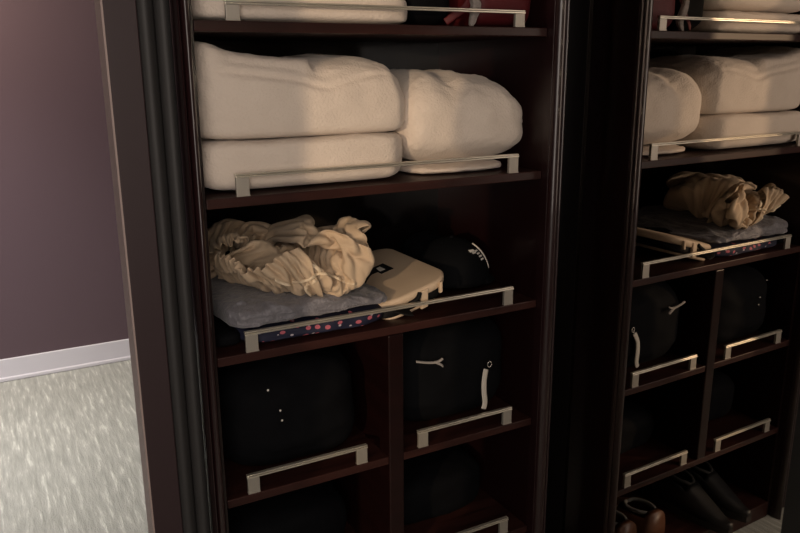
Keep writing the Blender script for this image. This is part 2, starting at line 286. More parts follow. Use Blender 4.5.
    9, 9, -74, -9, -25, 45, 8, -21, -30, 2, 11, -58, 22, -8, -1, 11, -9, 54, 19, -19, 18, -8, 5, -65, 19, -12, -3, -2, 2, 61, 17, -4, 0, 13, -13, -52, 13, 2, 52, 15, -9, -21,
    215, 606, 188, -12, 18, -38, -13, 23, -45, 5, -13, -56, 16, -21, -3, 25, -7, 45, 0, 3, -64, 11, -21, 19, 12, -8, 73, 21, -10, 4, -4, 4, -60, 14, 3, -53, 21, -15, 14, 5, 0, 71,
    12, -9, 10, 15, 0, -57, 11, -4, 64, 21, -7, -10, 6, -10, -40, 13, -1, 57, 22, -4, 7, 2, 10, -58, 10, -2, -50, 17, -21, 3, 5, 10, 68, 27, -15, 0, 20, -10, -50, 4, 5, 61,
    18, -3, 29, 12, -27, -17, -4, 15, -68, 18, -18, -4, 10, -13, 71, 14, 11, -56, 3, -24, -20, 3, -27, 4, 7, 5, 65, 9, -11, -23, 15, -13, -44, 17, -31, 16, -16, 0, 65, 3, 0, 53,
    23, -12, -23, -1, -11, -49, -11, -16, 37, 11, -3, -45, 7, 21, -52, 15, -9, -16, 1, -16, 63, 20, -2, -21, 11, -2, -47, 7, -16, 41, 8, -10, -35, 22, -5, -20, 19, -16, 16, 4, 11, 57,
    248, 640, 214, 1, -4, -52, -25, 28, -7, 3, -1, -71, 23, -13, -27, 9, -8, 55, 11, -14, -21, 1, 7, -64, 13, -21, 2, 12, -3, 68, 19, -8, 12, 4, 10, -67, 19, -8, -20, 6, 2, 66,
    15, -17, 22, 4, 5, -64, 16, -16, -8, 18, 0, 59, 5, -13, -56, 18, 7, 47, 20, -2, 34, 13, -25, 0, 5, 9, -49, 15, 1, -50, 14, -29, 6, 23, 2, 60, 7, 18, -60, 17, -28, -8,
    20, -9, 30, -5, 8, 71, 15, -20, -26, 14, 1, -53, 10, -10, 71, 15, -23, 8, 4, 0, -63, 5, -13, -43, 6, -13, 51, -7, 4, 60, 11, -23, -1, 20, -8, -63, 9, -30, 4, -21, 17, 44,
    2, 3, 56, 15, -27, -8, -1, -26, 32, 8, -8, -32, 7, 23, -50, 17, 0, -40, 11, -24, 20, 7, -24, 33, 6, 28, -28, 16, 5, -36, 6, -32, 20, 15, 11, -45, 19, -13, 15, 19, -8, -22,
    258, 693, 209, 20, -18, -23, -19, 26, -26, -15, 9, -64, 19, -21, 0, 19, -12, 29, 14, -17, 7, -2, 8, -58, 8, -6, -54, 19, -17, 29, 9, 1, 60, 22, 1, -25, 8, 3, -62, 17, -17, 13,
    8, 6, 68, 15, -22, -6, -2, 4, -68, 21, -7, -7, 17, -12, 32, 14, -17, -33, 20, -9, 7, 2, 11, 64, 15, -3, 31, 15, -12, -34, 4, 5, -54, 18, -6, 73, 20, -19, 3, 12, 14, -69,
    22, -13, 10, 10, -10, 63, 13, -24, 11, 2, 16, -63, 15, -23, -25, 17, -16, 40, 4, -22, 3, 4, -13, -61, 15, -23, 23, -9, 11, 56, -4, 7, 52, 4, -24, 8, 18, -4, -62, 10, -30, 11,
    -13, 1, 60, -2, 7, 52, 11, -28, 17, 0, -28, -9, 4, -14, -35, 7, 32, -31, 14, 13, -39, 1, -27, 44, 12, -24, 16, 15, 4, -34, 5, 30, -25, 21, -3, -27, 22, 7, -39, 14, -7, -35,
    262, 741, 173, 22, -16, 8, 15, -3, -48, -21, 18, -48, 6, -14, -44, 20, -24, 3, 13, -4, 67, 21, -4, -16, -6, 11, -68, 21, -16, 1, 12, -11, 51, 20, -3, 29, 15, -7, -38, -10, 16, -49,
    13, -20, -10, 22, -11, 18, 10, -5, 49, 16, -12, -3, 18, 0, -42, 4, -17, 60, 16, 5, -68, 20, -17, 5, 9, 8, 60, 20, -13, 13, 9, -11, -62, 18, -20, 52, 14, -8, 53, 13, 9, -53,
    18, 7, -52, 15, -19, 28, 2, -7, 73, 6, -25, -1, 14, -9, -33, 22, 6, -59, 0, -28, -4, 1, -23, 33, 22, -11, -37, 4, -8, 43, -14, 15, 51, -4, -10, 50, 12, -22, -34, 23, -20, -45,
    -1, -18, 39, -27, 15, 19, -13, 11, 48, 12, -29, 5, 11, -26, 15, 13, -21, 0, 11, 19, -47, 12, 16, -34, 11, -21, 49, 9, -23, 31, 6, -5, -46, 8, -13, -33, 26, 7, -37, -3, 34, 0,
    272, 770, 68, 0, 2, 68, 27, -2, 25, 21, -17, -8, -1, -5, -60, 2, 5, -57, 25, -14, 41, 17, -8, 39, 11, -7, -42, -1, 13, -56, 20, -24, 12, 9, 6, 63, 17, -11, 20, 13, -18, -17,
    1, 13, -60, 17, -5, -21, 15, -21, 12, 5, 1, 63, 15, -18, 23, 18, -14, 12, 15, -12, -35, 16, 11, -57, 24, -8, 5, 19, -12, 15, -6, -18, 54, 26, -2, -9, 4, -6, 64, 20, -20, -6,
    7, 24, -42, 19, -10, -35, 11, -16, 0, 12, -27, 11, 0, -3, 66, 13, -26, -11, 22, 0, -50, -19, -23, 55, 20, -9, -45, 26, -1, -26, -3, -26, 31, -16, 17, 56, -2, -10, 37, 12, -23, -48,
    -12, -5, 56, 11, -18, -26, -8, -10, 40, -12, 15, 45, 5, -22, 17, 7, -27, 11, 8, 9, -44, 18, 10, -20, 21, 8, -26, 4, -19, -21, 20, -8, -7, 10, -21, 7, -9, -31, 17, 19, -1, -44,
    280, 822, 139, 3, -1, -80, 28, -20, -11, 16, 11, 71, 27, -14, -13, 0, -1, -72, 24, -23, -6, 4, 5, 66, 19, -22, 33, 10, 5, -44, 5, 4, -67, 24, -24, -8, 8, 3, 69, 9, -6, 52,
    16, -28, 4, 15, 15, -53, 17, -7, -66, 12, -11, 71, 9, -7, 65, 17, -6, -94, 3, -19, 79, 24, -5, -51, -17, -17, 98, 30, -2, -18, 9, -30, 23, 25, 31, -58, 26, -12, -28, -10, -24, 81,
    15, -23, 24, 22, 12, -42, 5, -29, 20, 29, 13, -34, 18, -25, -30, -16, -15, 82, 25, -19, -14, -18, -16, 36, 26, -13, -32, 21, 21, -49, 14, -29, -28, 1, -35, 4, -11, 20, 68, -6, -36, -25,
    -14, 30, 87, -8, -2, 52, 19, -36, -55, -11, -4, 54, -14, 9, 44, 11, -36, 4, 13, -5, -25, 5, -34, 5, 26, 19, -33, -26, -21, -24, 28, -14, 26, 39, 31, -37, -6, -49, 44, -6, 8, -54,
    438, 933, 30, 4, -2, 70, 29, -15, -63, 19, 4, 67, 26, -5, 39, 13, 6, -92, 19, -17, 47, -1, -6, 71, 31, -15, -22, 10, 12, -57, 18, -33, 47, 18, 9, -65, 20, -27, 22, 24, -28, 9,
    9, -8, 64, 24, -20, 31, 23, 13, -71, 18, -30, 50, -5, 6, 83, 23, -24, 4, 7, -16, 65, 16, -26, 14, 0, -3, 77, 20, -29, 18, 7, -29, 49, 25, -22, -11, 26, 25, -35, 17, -38, 15,
    2, -25, 48, 13, -30, 23, 26, -14, -26, -4, -31, 54, 34, -8, -47, -10, -30, 53, -7, -10, 68, 5, -32, 19, -2, -38, 12, 26, 13, -42, 13, -39, -10, -20, -7, 65, -6, -28, 25, 14, -38, -12,
    -18, -8, 57, -7, 16, 63, -3, -35, 1, 31, -33, -38, -15, -20, 46, -7, -22, 41, 36, -9, -37, -28, -28, 36, 39, -8, -47, -24, -26, 24, -16, -17, 63, 24, -29, -35, -30, -5, 10, -16, 5, 61,
    458, 979, 14, 12, -8, 52, 1, -25, 65, 28, 25, -22, 13, -17, 65, 15, 24, -69, 28, -12, 25, 22, -13, 28, -3, -34, 48, 24, 5, -36, 25, -3, -19, 23, -16, -1, 11, -34, 20, 12, -26, 31,
    18, 30, -31, 24, -8, 30, 25, -11, 16, 22, -19, -2, 19, -16, 37, 11, -24, 37, 16, -20, 36, 11, -20, 39, 13, -18, 40, 14, -20, 41, 12, -18, 35, -6, -22, 57, 15, -23, 29, 27, 6, -32,
    16, -25, 14, 11, -26, 24, 12, -26, 17, 17, -24, 27, 16, -21, 11, 13, -26, 6, 7, -29, 22, 3, -21, 23, -2, -30, 18, 12, -28, 3, 2, -30, 6, 2, -22, 47, -19, -11, 39, -21, -14, 9,
    26, -20, 11, 2, -28, 34, -30, 3, 38, -6, -30, 9, 31, -5, 16, 8, -27, 12, 6, -34, 17, -17, -25, 17, -15, -19, -37, 23, -19, 32, 5, -31, 6, -1, -34, -14, -11, -27, -24, -27, -8, -32,
    422, 994, 63, 8, -35, 3, 10, 23, 46, 16, -9, 58, 21, 20, 10, 33, -1, 26, 31, -9, 21, 15, -20, 32, 30, -11, 30, 19, -33, -16, -4, -21, -59, 23, -14, 12, -7, -36, -36, 19, 13, 50,
    26, 11, 29, 28, -13, 24, 9, -31, -31, 27, -5, 29, 21, 8, 47, 16, -11, 37, 18, -13, 35, 18, -17, 36, 11, -19, 39, 16, -17, 38, 18, -19, 40, 15, -16, 42, 12, -24, 37, 11, -33, 5,
    9, -29, 7, 1, -32, 3, 11, -27, 13, 8, -30, 8, 24, 1, 38, 21, -16, 24, 18, -21, 14, 5, -29, 31, 2, -31, 15, -27, -22, -42, -8, -30, -30, 26, 0, 51, 3, -5, 64, -4, -22, 37,
    -3, -29, 23, 5, -26, 35, 0, -23, 43, -28, -21, 12, 6, -29, -4, 0, -29, -6, -4, -15, -61, -8, -13, 58, -7, -28, 9, 6, -26, -9, 11, -31, 19, -2, -32, -3, -3, -32, -5, -2, -33, -11,
    382, 976, 78, 17, -13, 50, 21, 1, 57, 12, 27, 45, 27, -1, 30, 26, -16, 16, 27, -23, 7, 17, -27, 8, 22, -7, -42, 18, -29, 7, 14, -16, 43, 10, -20, -50, 19, -15, 39, 29, -24, -9,
    25, -1, -28, -8, 9, 70, 21, -22, 27, 26, -13, 15, 23, -7, -31, 14, -12, 47, 1, 7, 58, 15, -17, 39, 14, -17, 39, 15, -18, 37, 17, -21, 30, 23, -25, -5, 16, -22, 33, -9, -10, 62,
    14, -26, 27, 7, -25, 24, 13, -30, 25, 17, -28, 17, 14, -26, 2, 18, -20, -5, 18, -5, -60, 1, -27, 32, -5, -10, 63, -9, -27, 41, 2, -29, -16, 9, -29, -49, 1, -10, 53, -12, 16, 59,
    1, -16, 54, -1, -31, 16, 1, -31, 0, 0, -14, -51, -3, -35, -10, -13, -5, 58, -5, -31, -9, 4, -26, -48, -3, -31, 8, -4, -27, 20, 0, -16, 58, -2, -30, 16, -2, -33, -1, 5, -26, -49,
    350, 989, 138, 22, 0, 49, 19, -11, 58, 20, 2, 55, 23, -21, 6, 24, -24, 0, 21, -20, -31, 22, 1, -54, 17, -28, 6, 13, -19, 55, 20, -29, -13, 18, -28, -8, 25, 2, -38, 24, -18, -10,
    19, -18, 28, 18, -8, 50, 2, -11, 65, 25, -6, -38, 22, -21, 12, 1, 8, 63, 5, -1, 60, 16, -20, 25, 14, -19, 37, 21, -20, 8, 22, -16, -9, 13, -26, 24, 12, -20, 51, 27, -2, -13,
    15, -19, 21, 10, -26, 30, 16, -21, 17, -9, -29, 21, 22, -21, -11, -10, -22, 48, 12, -24, 9, 14, -28, -37, 7, -21, 35, -20, 25, 38, -9, -24, 55, 1, -31, -32, 4, -30, 18, 4, -17, 47,
    -7, 11, 59, -13, -24, 38, 2, -37, 2, 9, -8, -58, 5, -22, -44, 1, -34, 24, -24, 8, 46, 0, -23, 39, -1, -32, 9, -5, -32, 3, -5, -32, -2, 2, -31, 8, -6, -34, -9, 0, -33, 3,
    334, 965, 215, 11, 27, 41, 13, -25, 44, 24, -22, 15, 25, -22, -12, 20, 1, -57, 20, -16, -47, 23, -25, -10, 13, -19, 54, 24, -17, -31, 22, -23, -30, 17, -27, -7, 24, -23, 17, 14, -7, 52,
    19, -10, 53, 19, -21, 15, 18, -5, -48, 17, -23, 38, 6, 6, 51, 6, -8, 61, 25, -11, -6, 22, -17, 14, 14, -19, 36, 5, -24, 39, 22, -12, -21, 7, -22, 33, 28, -9, -5, 29, -3, -6,
    15, -23, 18, 14, -25, 25, -13, -7, 55, 16, -26, -33, 9, -32, 12, 2, -27, 33, -13, -2, 60, 6, -7, 53, 8, -30, -29, -5, -21, 51, -24, 23, 43, 3, -27, 30, 4, -32, 21, -1, -29, -4,
    27, -11, -29, 10, -23, 23, -31, -10, 15, -13, -27, 29, 13, -30, -30, 13, -13, -62, 11, -23, 31, -23, -7, 44, -3, -30, 18, 22, -21, -16, 10, -30, 11, 11, -29, 15, 11, -30, 33, -29, -7, -35,
    296, 967, 264, 28, -19, -22, 28, -11, -25, 5, -25, 57, 26, -12, -35, 24, -19, 26, 9, -7, -73, 21, -22, 32, 21, -24, -33, 24, -20, -9, 17, -12, 50, 19, -26, 2, 21, -20, 19, 18, -25, -6,
    15, -5, 59, 18, -1, -51, 19, -25, 6, 3, 1, 65, 14, -15, 48, 24, -15, -14, 24, -15, -2, 7, -9, 54, 23, -17, -8, 11, -28, 35, 21, -20, 12, 18, 13, -36, 21, -21, 4, 11, -13, 58,
    20, -22, -9, 10, -30, 24, -19, 19, 50, 8, -23, 28, 17, -27, -34, -2, -6, 68, -13, 2, 57, 8, -24, 31, 0, -32, 4, 24, -11, -43, 5, -24, 29, -2, -25, 38, 2, -26, 24, -27, -13, 15,
    12, -26, 14, 28, -20, -26, 2, -28, 11, -32, 1, 13, -20, -28, 23, 12, -29, -4, 16, -22, -17, 26, -18, 2, -29, -17, 11, 9, -29, 10, 16, -26, 7, 17, -23, -7, 29, -12, 13, 19, 7, 49,
    279, 960, 177, 24, -27, -10, 22, -27, 8, 14, -28, 34, 16, -8, 70, 20, -11, -53, 22, -26, 11, 14, -14, -59, 21, -30, 2, 20, -15, 46, 25, -21, -1, 20, -16, -39, 7, -18, 51, 18, -18, 39,
    26, -19, -5, 21, -6, -45, 3, -6, 59, 16, -19, 36, 25, -2, -30, 19, -21, 5, 3, -7, 56, 23, -13, -7, 24, -18, -7, 15, -29, 29, 24, 12, -12, 4, -23, 27, 17, -19, 17, 27, -11, 1,
    -10, -6, 56, 21, -27, -25, -13, 5, 57, 0, -11, 51, 12, -22, 26, 11, -30, -6, -22, 11, 57, 11, -22, 9, 23, -9, -37, 14, -25, -3, -9, -15, 53, -6, -23, 38, 25, -9, -27, 13, -24, 13,
    1, -29, 13, -28, -16, 25, 28, -14, -21, -19, -22, -6, 10, -22, 39, -9, -22, -20, 7, -32, -4, 25, 3, 1, 3, -33, 10, 3, -32, -1, 23, 6, 42, 22, -22, 6, 19, -28, -16, 19, -14, 40,
    248, 926, 167, 22, -25, 22, 21, -29, -7, 12, -7, 69, 24, -27, -5, 22, -16, -47, 21, -27, 24, 18, -17, -46, 18, -19, 46, 24, -27, 10, 19, -10, -49, 18, -20, 18, 24, -22, -2, 14, -27, 49,
    14, 25, -46, 12, -27, 30, 18, -22, 26, 27, -6, -16, 6, -12, 47, 21, -22, 2, 24, 6, -28, 8, -24, 30, 21, -17, -7, 27, 5, -19, 23, -15, 9, 16, -17, 22, 3, -23, 27, 8, -18, 35,
    -15, 10, 52, 14, -20, 34, 21, -22, -31, 9, -18, 40, -21, 5, 60, -2, -20, 48, 24, -2, -54, 12, -20, 10, -15, -20, 51, 14, -25, 6, 25, -10, -26, -18, -6, 38, 16, -21, 0, 22, -21, -7,
    -10, -21, 21, 4, -29, 9, 15, 14, -23, 7, -33, 2, 6, -31, 22, 19, -20, 23, -10, -21, -29, 23, -19, 13, 21, 2, 39, -6, -30, -34, 20, -12, 28, 20, 17, 46, 23, -18, 30, -4, -28, -42,
    218, 891, 183, 22, -21, -32, 13, -18, 54, 19, -26, 38, 21, -12, -47, 28, -28, -15, 24, -27, -9, 21, -24, -3, 16, -17, 55, 23, -21, -26, 21, -12, -48, 22, -22, 7, 2, 2, 62, 19, -26, -24,
    31, -5, -34, 26, -18, -10, 16, -22, 27, -4, -4, 70, 26, 0, -31, 22, -18, -10, 12, -19, 34, 23, 7, -37, 22, -12, -6, 18, -18, 7, 18, -22, 22, -2, 1, 64, 3, -14, 49, 20, -22, -39,
    9, -21, 39, -15, 1, 60, 16, -23, 28, 14, -20, -17, -15, 0, 48, 19, -21, 35, 21, -22, 16, -14, 23, -52, 23, -3, 9, 15, -31, 16, -14, -19, 27, -2, -26, 8, 15, -22, 8, 19, 6, -25,
    0, -34, 15, 9, -25, 0, 20, 14, -24, 1, -32, 17, 24, -26, 9, 30, -1, 22, -1, -29, -19, 23, -17, 18, -1, 28, 49, 24, -21, 24, 10, -29, -29, 17, -28, 25, 24, 14, 43, 10, -25, -17,
    192, 849, 180, 29, -10, 34, 15, -30, -41, 25, -23, 11, 13, -9, 67, 15, -27, -39, 28, -28, -22, 23, -18, 31, 14, -18, -48, 25, -21, -21, 21, -26, -5, 11, 13, 56, 19, -16, -46, 21, -17, -33,
    19, -23, 32, 19, -2, 53, 15, -25, -5, 19, -4, -42, 14, -16, 50, 22, -18, 2, 13, -2, -46, 24, -11, 11, 23, -13, 25, 6, 8, 61, 13, -28, -16, 24, -15, -27, -7, -7, 59, -4, 3, 54,
    10, -20, 31, 5, -31, -7, 9, -22, 41, 16, -23, 20, 23, -15, 10, 9, 23, -52, 8, -27, 41, 10, -14, 44, 16, 1, -20, -3, 0, -58, 19, -25, 40, 8, -26, 27, -19, -22, -18, 20, -14, 6,
    23, 15, -16, 18, -23, 9, -6, -28, -25, 26, -5, 13, 24, 12, 29, 26, 0, 23, 9, -29, -11, 19, -14, 36, 6, 26, 51, 19, -17, 35, 21, -24, 2, -27, -27, -24, 28, -9, -1, 22, -24, -10,
    188, 800, 151, 20, -10, 61, 26, -13, 40, 5, -33, -47, 14, -7, 68, 25, -18, 13, 9, -31, -42, 26, -26, -21, 28, -19, -5, 32, 4, 22, -10, -21, -54, 24, -19, 11, 18, -15, -49, 19, 7, 52,
    22, -12, 33, 7, -22, -52, 18, -21, -25, 24, -21, 2, 18, -17, 24, 18, -19, 8, 19, 13, 43, 18, -21, -21, 14, 17, 43, 13, -13, -33, 16, -14, -38, 11, -28, 16, -7, -2, 64, 17, -14, 25,
    25, -5, 5, 28, -1, -14, 19, -9, 49, 16, -20, 17, -2, -28, -20, 7, -26, -15, 27, -4, 21, 7, -22, 44, -4, -29, 49, 19, 6, -31, 20, 10, -51, 15, -19, 33, -16, -26, -9, -16, -25, -11,
    28, -2, 16, 14, 25, -26, 23, 4, 20, 25, -9, 5, 24, -12, -2, 20, 14, 34, 21, -16, 23, 22, -16, 20, -11, -29, 33, 4, -29, 33, 30, 9, -32, -10, -35, 2, -27, -25, 27, 10, -29, 16,
    197, 751, 119, 20, -8, 57, -9, -7, 75, 23, -16, 45, 9, -30, -52, 16, -10, 65, 25, -19, 15, 28, -17, -3, 30, -18, -3, 19, -24, -38, -18, -14, -57, 16, -16, -45, 30, -5, 37, 23, -13, -25,
    7, -3, 58, 23, -19, -5, 6, -24, -47, 22, 11, 33, 18, -19, 19, 17, -16, 25, 23, -20, 9, 22, -18, -12, 6, 16, -51, 16, -22, 14, 19, -12, -8, 0, -13, -60, 22, -10, 16, 18, -15, 34,
    19, -9, 24, 16, -4, 43, 4, 12, 46, 14, -21, 30, 7, -22, 26, 13, -20, 11, 19, -19, -3, -2, -26, -33, 13, -25, -5, 22, -7, -2, -4, 35, -34, 21, -15, -5, 23, 23, -19, 8, -28, -7,
    13, -22, -5, 31, -21, 2, 19, 21, 13, 15, 28, 1, 25, -6, 11, 24, -17, 3, 15, -25, 24, 14, -33, 19, -4, -24, 27, -26, 7, 53, 9, -30, 32, 12, -9, -69, 10, -23, 23, -24, 2, 37,
    179, 704, 149, 30, -14, 15, 5, -4, 73, -12, -3, 78, 25, -21, 15, 14, -27, -58, 30, -14, -9, 28, -16, -7, 11, -16, 67, 27, -20, 18, 18, -15, -46, 8, -20, -53, 0, -4, -69, 26, -22, 8,
    4, 0, 73, 20, -10, 27, 23, -18, -7, 13, -3, -57, 21, -11, -25, 14, -20, 32, 18, -24, 35, 7, 26, -33, 12, -15, -42, 18, -19, -1, 15, -21, 16, 14, -21, 14, 10, 21, 36, 20, 0, 34,
    22, -7, 20, 6, -28, 11, 26, -14, 11, 16, -13, -35, 21, -13, 11, 0, -25, 28, 22, 3, -29, 17, 19, -14, -1, -33, -14, 14, -25, -14, 22, 7, -23, 14, 24, -7, 18, -27, -19, 17, 35, 4,
    21, -17, 3, -18, -29, 9, 29, 10, -13, 26, -14, 7, 25, -10, 9, 14, -27, 26, -1, -23, 48, 7, 16, 66, -4, -27, -7, -7, -31, 1, -6, 14, 77, 16, -30, 32, -1, -27, -32, 2, -28, -7,
    168, 687, 244, 11, -32, -38, 21, -22, 28, -14, 3, 69, 18, -15, 60, 34, -14, -5, 28, -17, -16, 7, -22, -64, 28, -21, -23, 3, -15, 71, 30, -19, -3, -6, -1, -66, 10, -20, -48, 22, -27, -17,
    14, -4, 70, 21, -10, 19, 12, 2, -66, 19, -15, -34, 11, 8, 63, 16, 3, 49, 5, -25, -54, 20, -15, -41, 20, -22, -1, 11, 7, 59, 20, 0, 26, 23, -15, 11, 5, -28, 1, 21, -6, -27,
    24, 13, -30, 23, -17, -8, 15, -23, 24, 3, -31, 37, 20, -15, 2, 9, 5, -50, 3, 33, 5, 21, -10, -25, 17, 7, -30, -8, -24, 30, 30, 14, -5, 21, 7, -32, 20, -4, -18, 26, -4, -44,
    21, -19, -4, -22, -23, 24, 27, -26, 15, 27, -10, -4, 10, -19, 41, 3, 8, 67, 0, -9, 59, 4, -1, 68, 10, -19, 43, -10, -33, -16, 0, -31, 35, 8, 5, 72, 2, -32, -23, 1, 14, -72,
    163, 658, 324, -15, -22, -50, 13, -32, -29, 32, -17, 14, 22, -12, 49, 6, -15, 72, 31, -14, 6, 32, -3, -17, -11, -26, -67, 12, -22, -44, 25, -18, -8, 20, -6, 62, 15, -18, -41, -14, -22, -60,
    33, -14, -9, 15, -14, 53, 17, -3, -65, 25, -9, 24, -8, 14, 67, 25, -5, 29, 27, -10, -6, -21, -10, -61, 23, -12, 17, 22, -13, 43, 20, -8, -17, 12, 15, -61, 23, 2, -30, 13, -22, -10,
    13, -17, 22, 17, -16, 26, 20, -33, 23, 12, -24, -20, 13, 19, -34, 6, 30, 6, 10, 15, -30, 20, -5, -36, 16, -21, -24, 10, -26, 13, 29, 24, 10, 20, -22, 1, 22, -14, 22, 4, 24, -68,
    16, -19, -25, 23, -24, -19, 14, -33, 27, 4, -16, 49, 4, -9, 69, 3, -1, 59, 2, 2, 71, -2, 3, 61, 4, 6, 73, 12, -24, 44, 10, -3, -55, -9, -31, 10, -9, -19, 41, 18, -28, 4,
    135, 644, 388, 26, -20, -23, -13, -37, -27, 12, -32, -38, 27, -22, -8, 28, -13, 12, 30, -16, 16, 15, -4, 73, 31, -7, -8, -16, -26, -49, 3, -24, -58, 25, -17, -12, 24, -5, 62, 27, -10, -27,
    -17, -23, -53, 11, -22, -42, 26, -10, 9, 27, -12, 28, -4, 19, 71, 24, -6, 25, 31, -10, 3, -12, -12, -63, -2, 7, -59, 29, -13, 28, 18, -11, -19, 10, 19, -63, 21, -14, 8, 7, 0, 76,
    18, -14, 31, 6, -15, -37, 9, -35, 7, 27, 19, -5, 11, 12, -50, 8, 7, -53, 18, -6, -20, 20, -16, 28, 20, -20, 3, 6, 21, 40, 23, -15, 2, 28, -18, 10, 0, 15, -58, 15, -14, -51,
    17, -9, -45, 19, -21, -6, 13, 10, 57, 12, -12, 60, 16, 4, 67, -4, -11, 52, -10, -10, 50, -4, 6, 61, -2, -16, 66, 21, -31, 24, 13, -7, -52, 4, -28, -41, 16, -18, 18, 17, -25, -5,
    127, 602, 444, 34, 0, 9, 16, -28, -38, -19, -39, -13, 14, -28, -37, 25, -30, -13, 25, -20, -22, 27, -10, 26, 26, 1, 46, 24, -21, -18, 5, -19, -54, -25, -23, -39, 35, -16, -1, 22, 0, 56,
    26, -4, -17, -25, -24, -38, 10, -22, -46, 21, -10, 25, 26, 6, -13, 29, -2, 40, 23, -15, 26, 18, -14, -50, -20, -3, -52, -15, 21, -35, 23, -7, -11, 23, -5, -24, 19, -11, 29, -6, 3, 79,
    20, 14, -35, 14, -9, -46, 16, -13, -26, 9, -18, 58, 17, 9, -51, 20, -12, -4, 22, 1, 12, 9, -18, -32, 9, 3, 49, 24, 7, -20, 6, -9, 55, 17, -8, -48, 24, -7, 18, 8, -9, -62,
    10, -14, -62, 23, 11, 39, 20, -6, 61, -9, 26, 33, 26, -32, -10, -3, 12, 76, -16, -8, 57, 3, -18, 47, 23, -17, 4, -16, -17, 52, 21, -30, 47, 32, -18, 6, -12, -30, -23, 16, 28, -40,
    128, 545, 443, 16, 21, 66, 32, -4, 2, 17, -22, -47, 5, -39, -12, 33, 4, -38, -8, -42, 9, 3, -36, 16, 18, -21, -26, 20, -23, -47, 31, 1, 46, 12, -22, -41, -19, -30, -22, 24, -12, -24,
    34, 1, 34, 18, -15, -33, -24, -30, -21, 20, -17, -25, 22, -1, -24, 3, 28, 58, 26, -9, -33, 20, -13, 22, -11, -15, -47, 4, -8, -51, 18, -5, -36, 19, 20, 61, 11, -22, -50, 22, 8, -11,
    8, 7, 75, 25, -3, -41, -9, -19, -47, 18, -11, -23, 20, 10, 47, 14, 5, 57, 9, -12, -41, 5, -15, -46, 18, 9, -31, 23, -8, 14, 1, -7, 70, 25, -4, 25, 6, 5, -54, 5, 0, -64,
    23, -14, 32, 27, -19, 21, 8, 32, -26, 8, -18, 42, 14, -19, 33, 36, 7, 11, -28, -5, 38, 6, -17, 58, 19, -18, 6, 22, 9, 34, 7, 19, 52, -18, -37, 1, -19, -30, -2, 16, 17, -42,
    102, 507, 524, 32, -4, -48, 23, 7, 75, 31, 13, 15, 30, -2, -28, -8, -47, -25, 40, 2, -7, 10, -36, -3, 26, -18, -46, -12, -36, 32, -9, -40, -4, 34, -4, -28, -3, -36, -8, 39, 7, -10,
    -20, -44, -31, 36, 10, -4, 1, -38, -13, 40, 24, 12, -14, -42, -51, 26, 13, 14, -7, -27, -58, 40, 17, 28, -5, -24, -55, 22, 14, 20, -9, -26, -72, 41, 3, 30, 7, 28, 58, -1, -36, -113,
    22, 5, 58, 23, 22, 25, -2, -15, -55, 16, -10, -6, 1, -20, -44, 26, 13, 1, 13, -3, 55, 24, 4, -19, -1, -16, -49, 2, -21, -52, 21, 13, -3, 24, 0, 22, 13, -16, 44, 22, 11, -13,
    1, 3, -93, 30, 10, -25, 19, -19, 63, 21, 26, -28, 20, 4, 61, -13, -31, 21, 5, -32, 36, 11, -3, 63, 17, 25, -21, 12, 14, 39, 19, -15, 56, -19, -33, -7, -12, -24, 20, -16, -12, 42,
    246, 422, 693, 8, -40, -26, 38, 10, 2, 30, 19, -3, 4, -32, -35, -10, -41, 28, 10, -33, -37, 34, 1, 12, 12, -24, -26, 4, -37, -24, -16, -27, 30, 8, -39, -36, 33, 2, -9, -2, -35, -30,
    28, 21, -5, -5, -42, -41, 38, 14, 27, -4, -25, -38, 33, 5, -11, -17, -25, -40, 28, 19, 20, -3, -24, -50, 29, 12, 2, -2, -25, -42, 21, 16, 18, 2, -19, -59, 26, 10, 28, 1, -3, -61,
    10, -19, -49, 15, 23, 7, 10, -18, -59, 19, -5, -13, 23, 8, -8, -7, -5, -54, 19, 21, 9, 30, -10, 15, 11, -7, -59, -9, -26, -40, 20, 25, -17, 31, 0, 22, 20, -8, 46, 25, 10, 19,
    7, 1, -75, 29, 14, 34, -1, -1, 89, 38, 1, -42, 11, -1, 68, 6, -10, 63, -5, -22, 34, 19, 16, 40, 24, 17, -27, 23, 28, -9, 6, -6, 67, -20, -26, 14, -8, -31, 17, -11, -8, 43,
    296, 424, 700, -27, 6, 48, 20, -29, 28, 20, -26, -9, 25, -10, -32, 14, -26, 13, 13, -19, -35, -2, -37, 27, 8, -27, -20, 14, -22, -20, 14, -24, -24, -25, -15, -6, 13, -31, 6, 24, -19, -10,
    25, 6, -21, 17, -9, -43, -18, -27, 19, 9, -21, -26, 18, -14, -20, 16, -15, -38, 24, 7, 1, 18, -1, -24, 20, 11, -25, -3, -26, -29, 19, 5, -10, 9, -12, -32, 18, -8, -25, 24, 16, -13,
    -7, -26, -40, 22, 6, -18, 17, -5, -44, 3, -20, -47, 13, -4, -42, 17, 17, -47, 20, 17, -14, -3, -33, 6, 27, 0, 17, 11, 25, -3, 1, -23, -57, 23, 1, 2, 15, -2, 47, 24, 0, 4,
    19, 19, 12, 17, 17, 17, 6, -26, -50, 22, 26, 36, 21, -30, -20, 23, -1, 29, 20, -1, 42, 12, -4, 54, 23, 18, 13, 16, 25, 32, 18, 11, 37, -5, 10, 65, -29, -9, 43, 6, -12, -62,
    295, 476, 684, 16, -30, 6, 17, -8, 62, 19, -29, 11, 21, -18, 26, 18, -28, -26, 10, -26, -7, 6, -30, -21, 3, -18, -45, 15, -30, 5, -13, -8, -54, 1, -24, -29, -1, -27, -13, 10, 6, 56,
    23, -10, 28, 18, -29, 10, 11, -30, -22, 9, -18, -37, -1, 12, -63, 6, -36, 7, 12, -15, 52, 26, -9, -16, 11, -17, -33, 15, -10, -26, 15, -11, -27, 12, -5, -31, 17, -10, -29, 27, 6, -13,
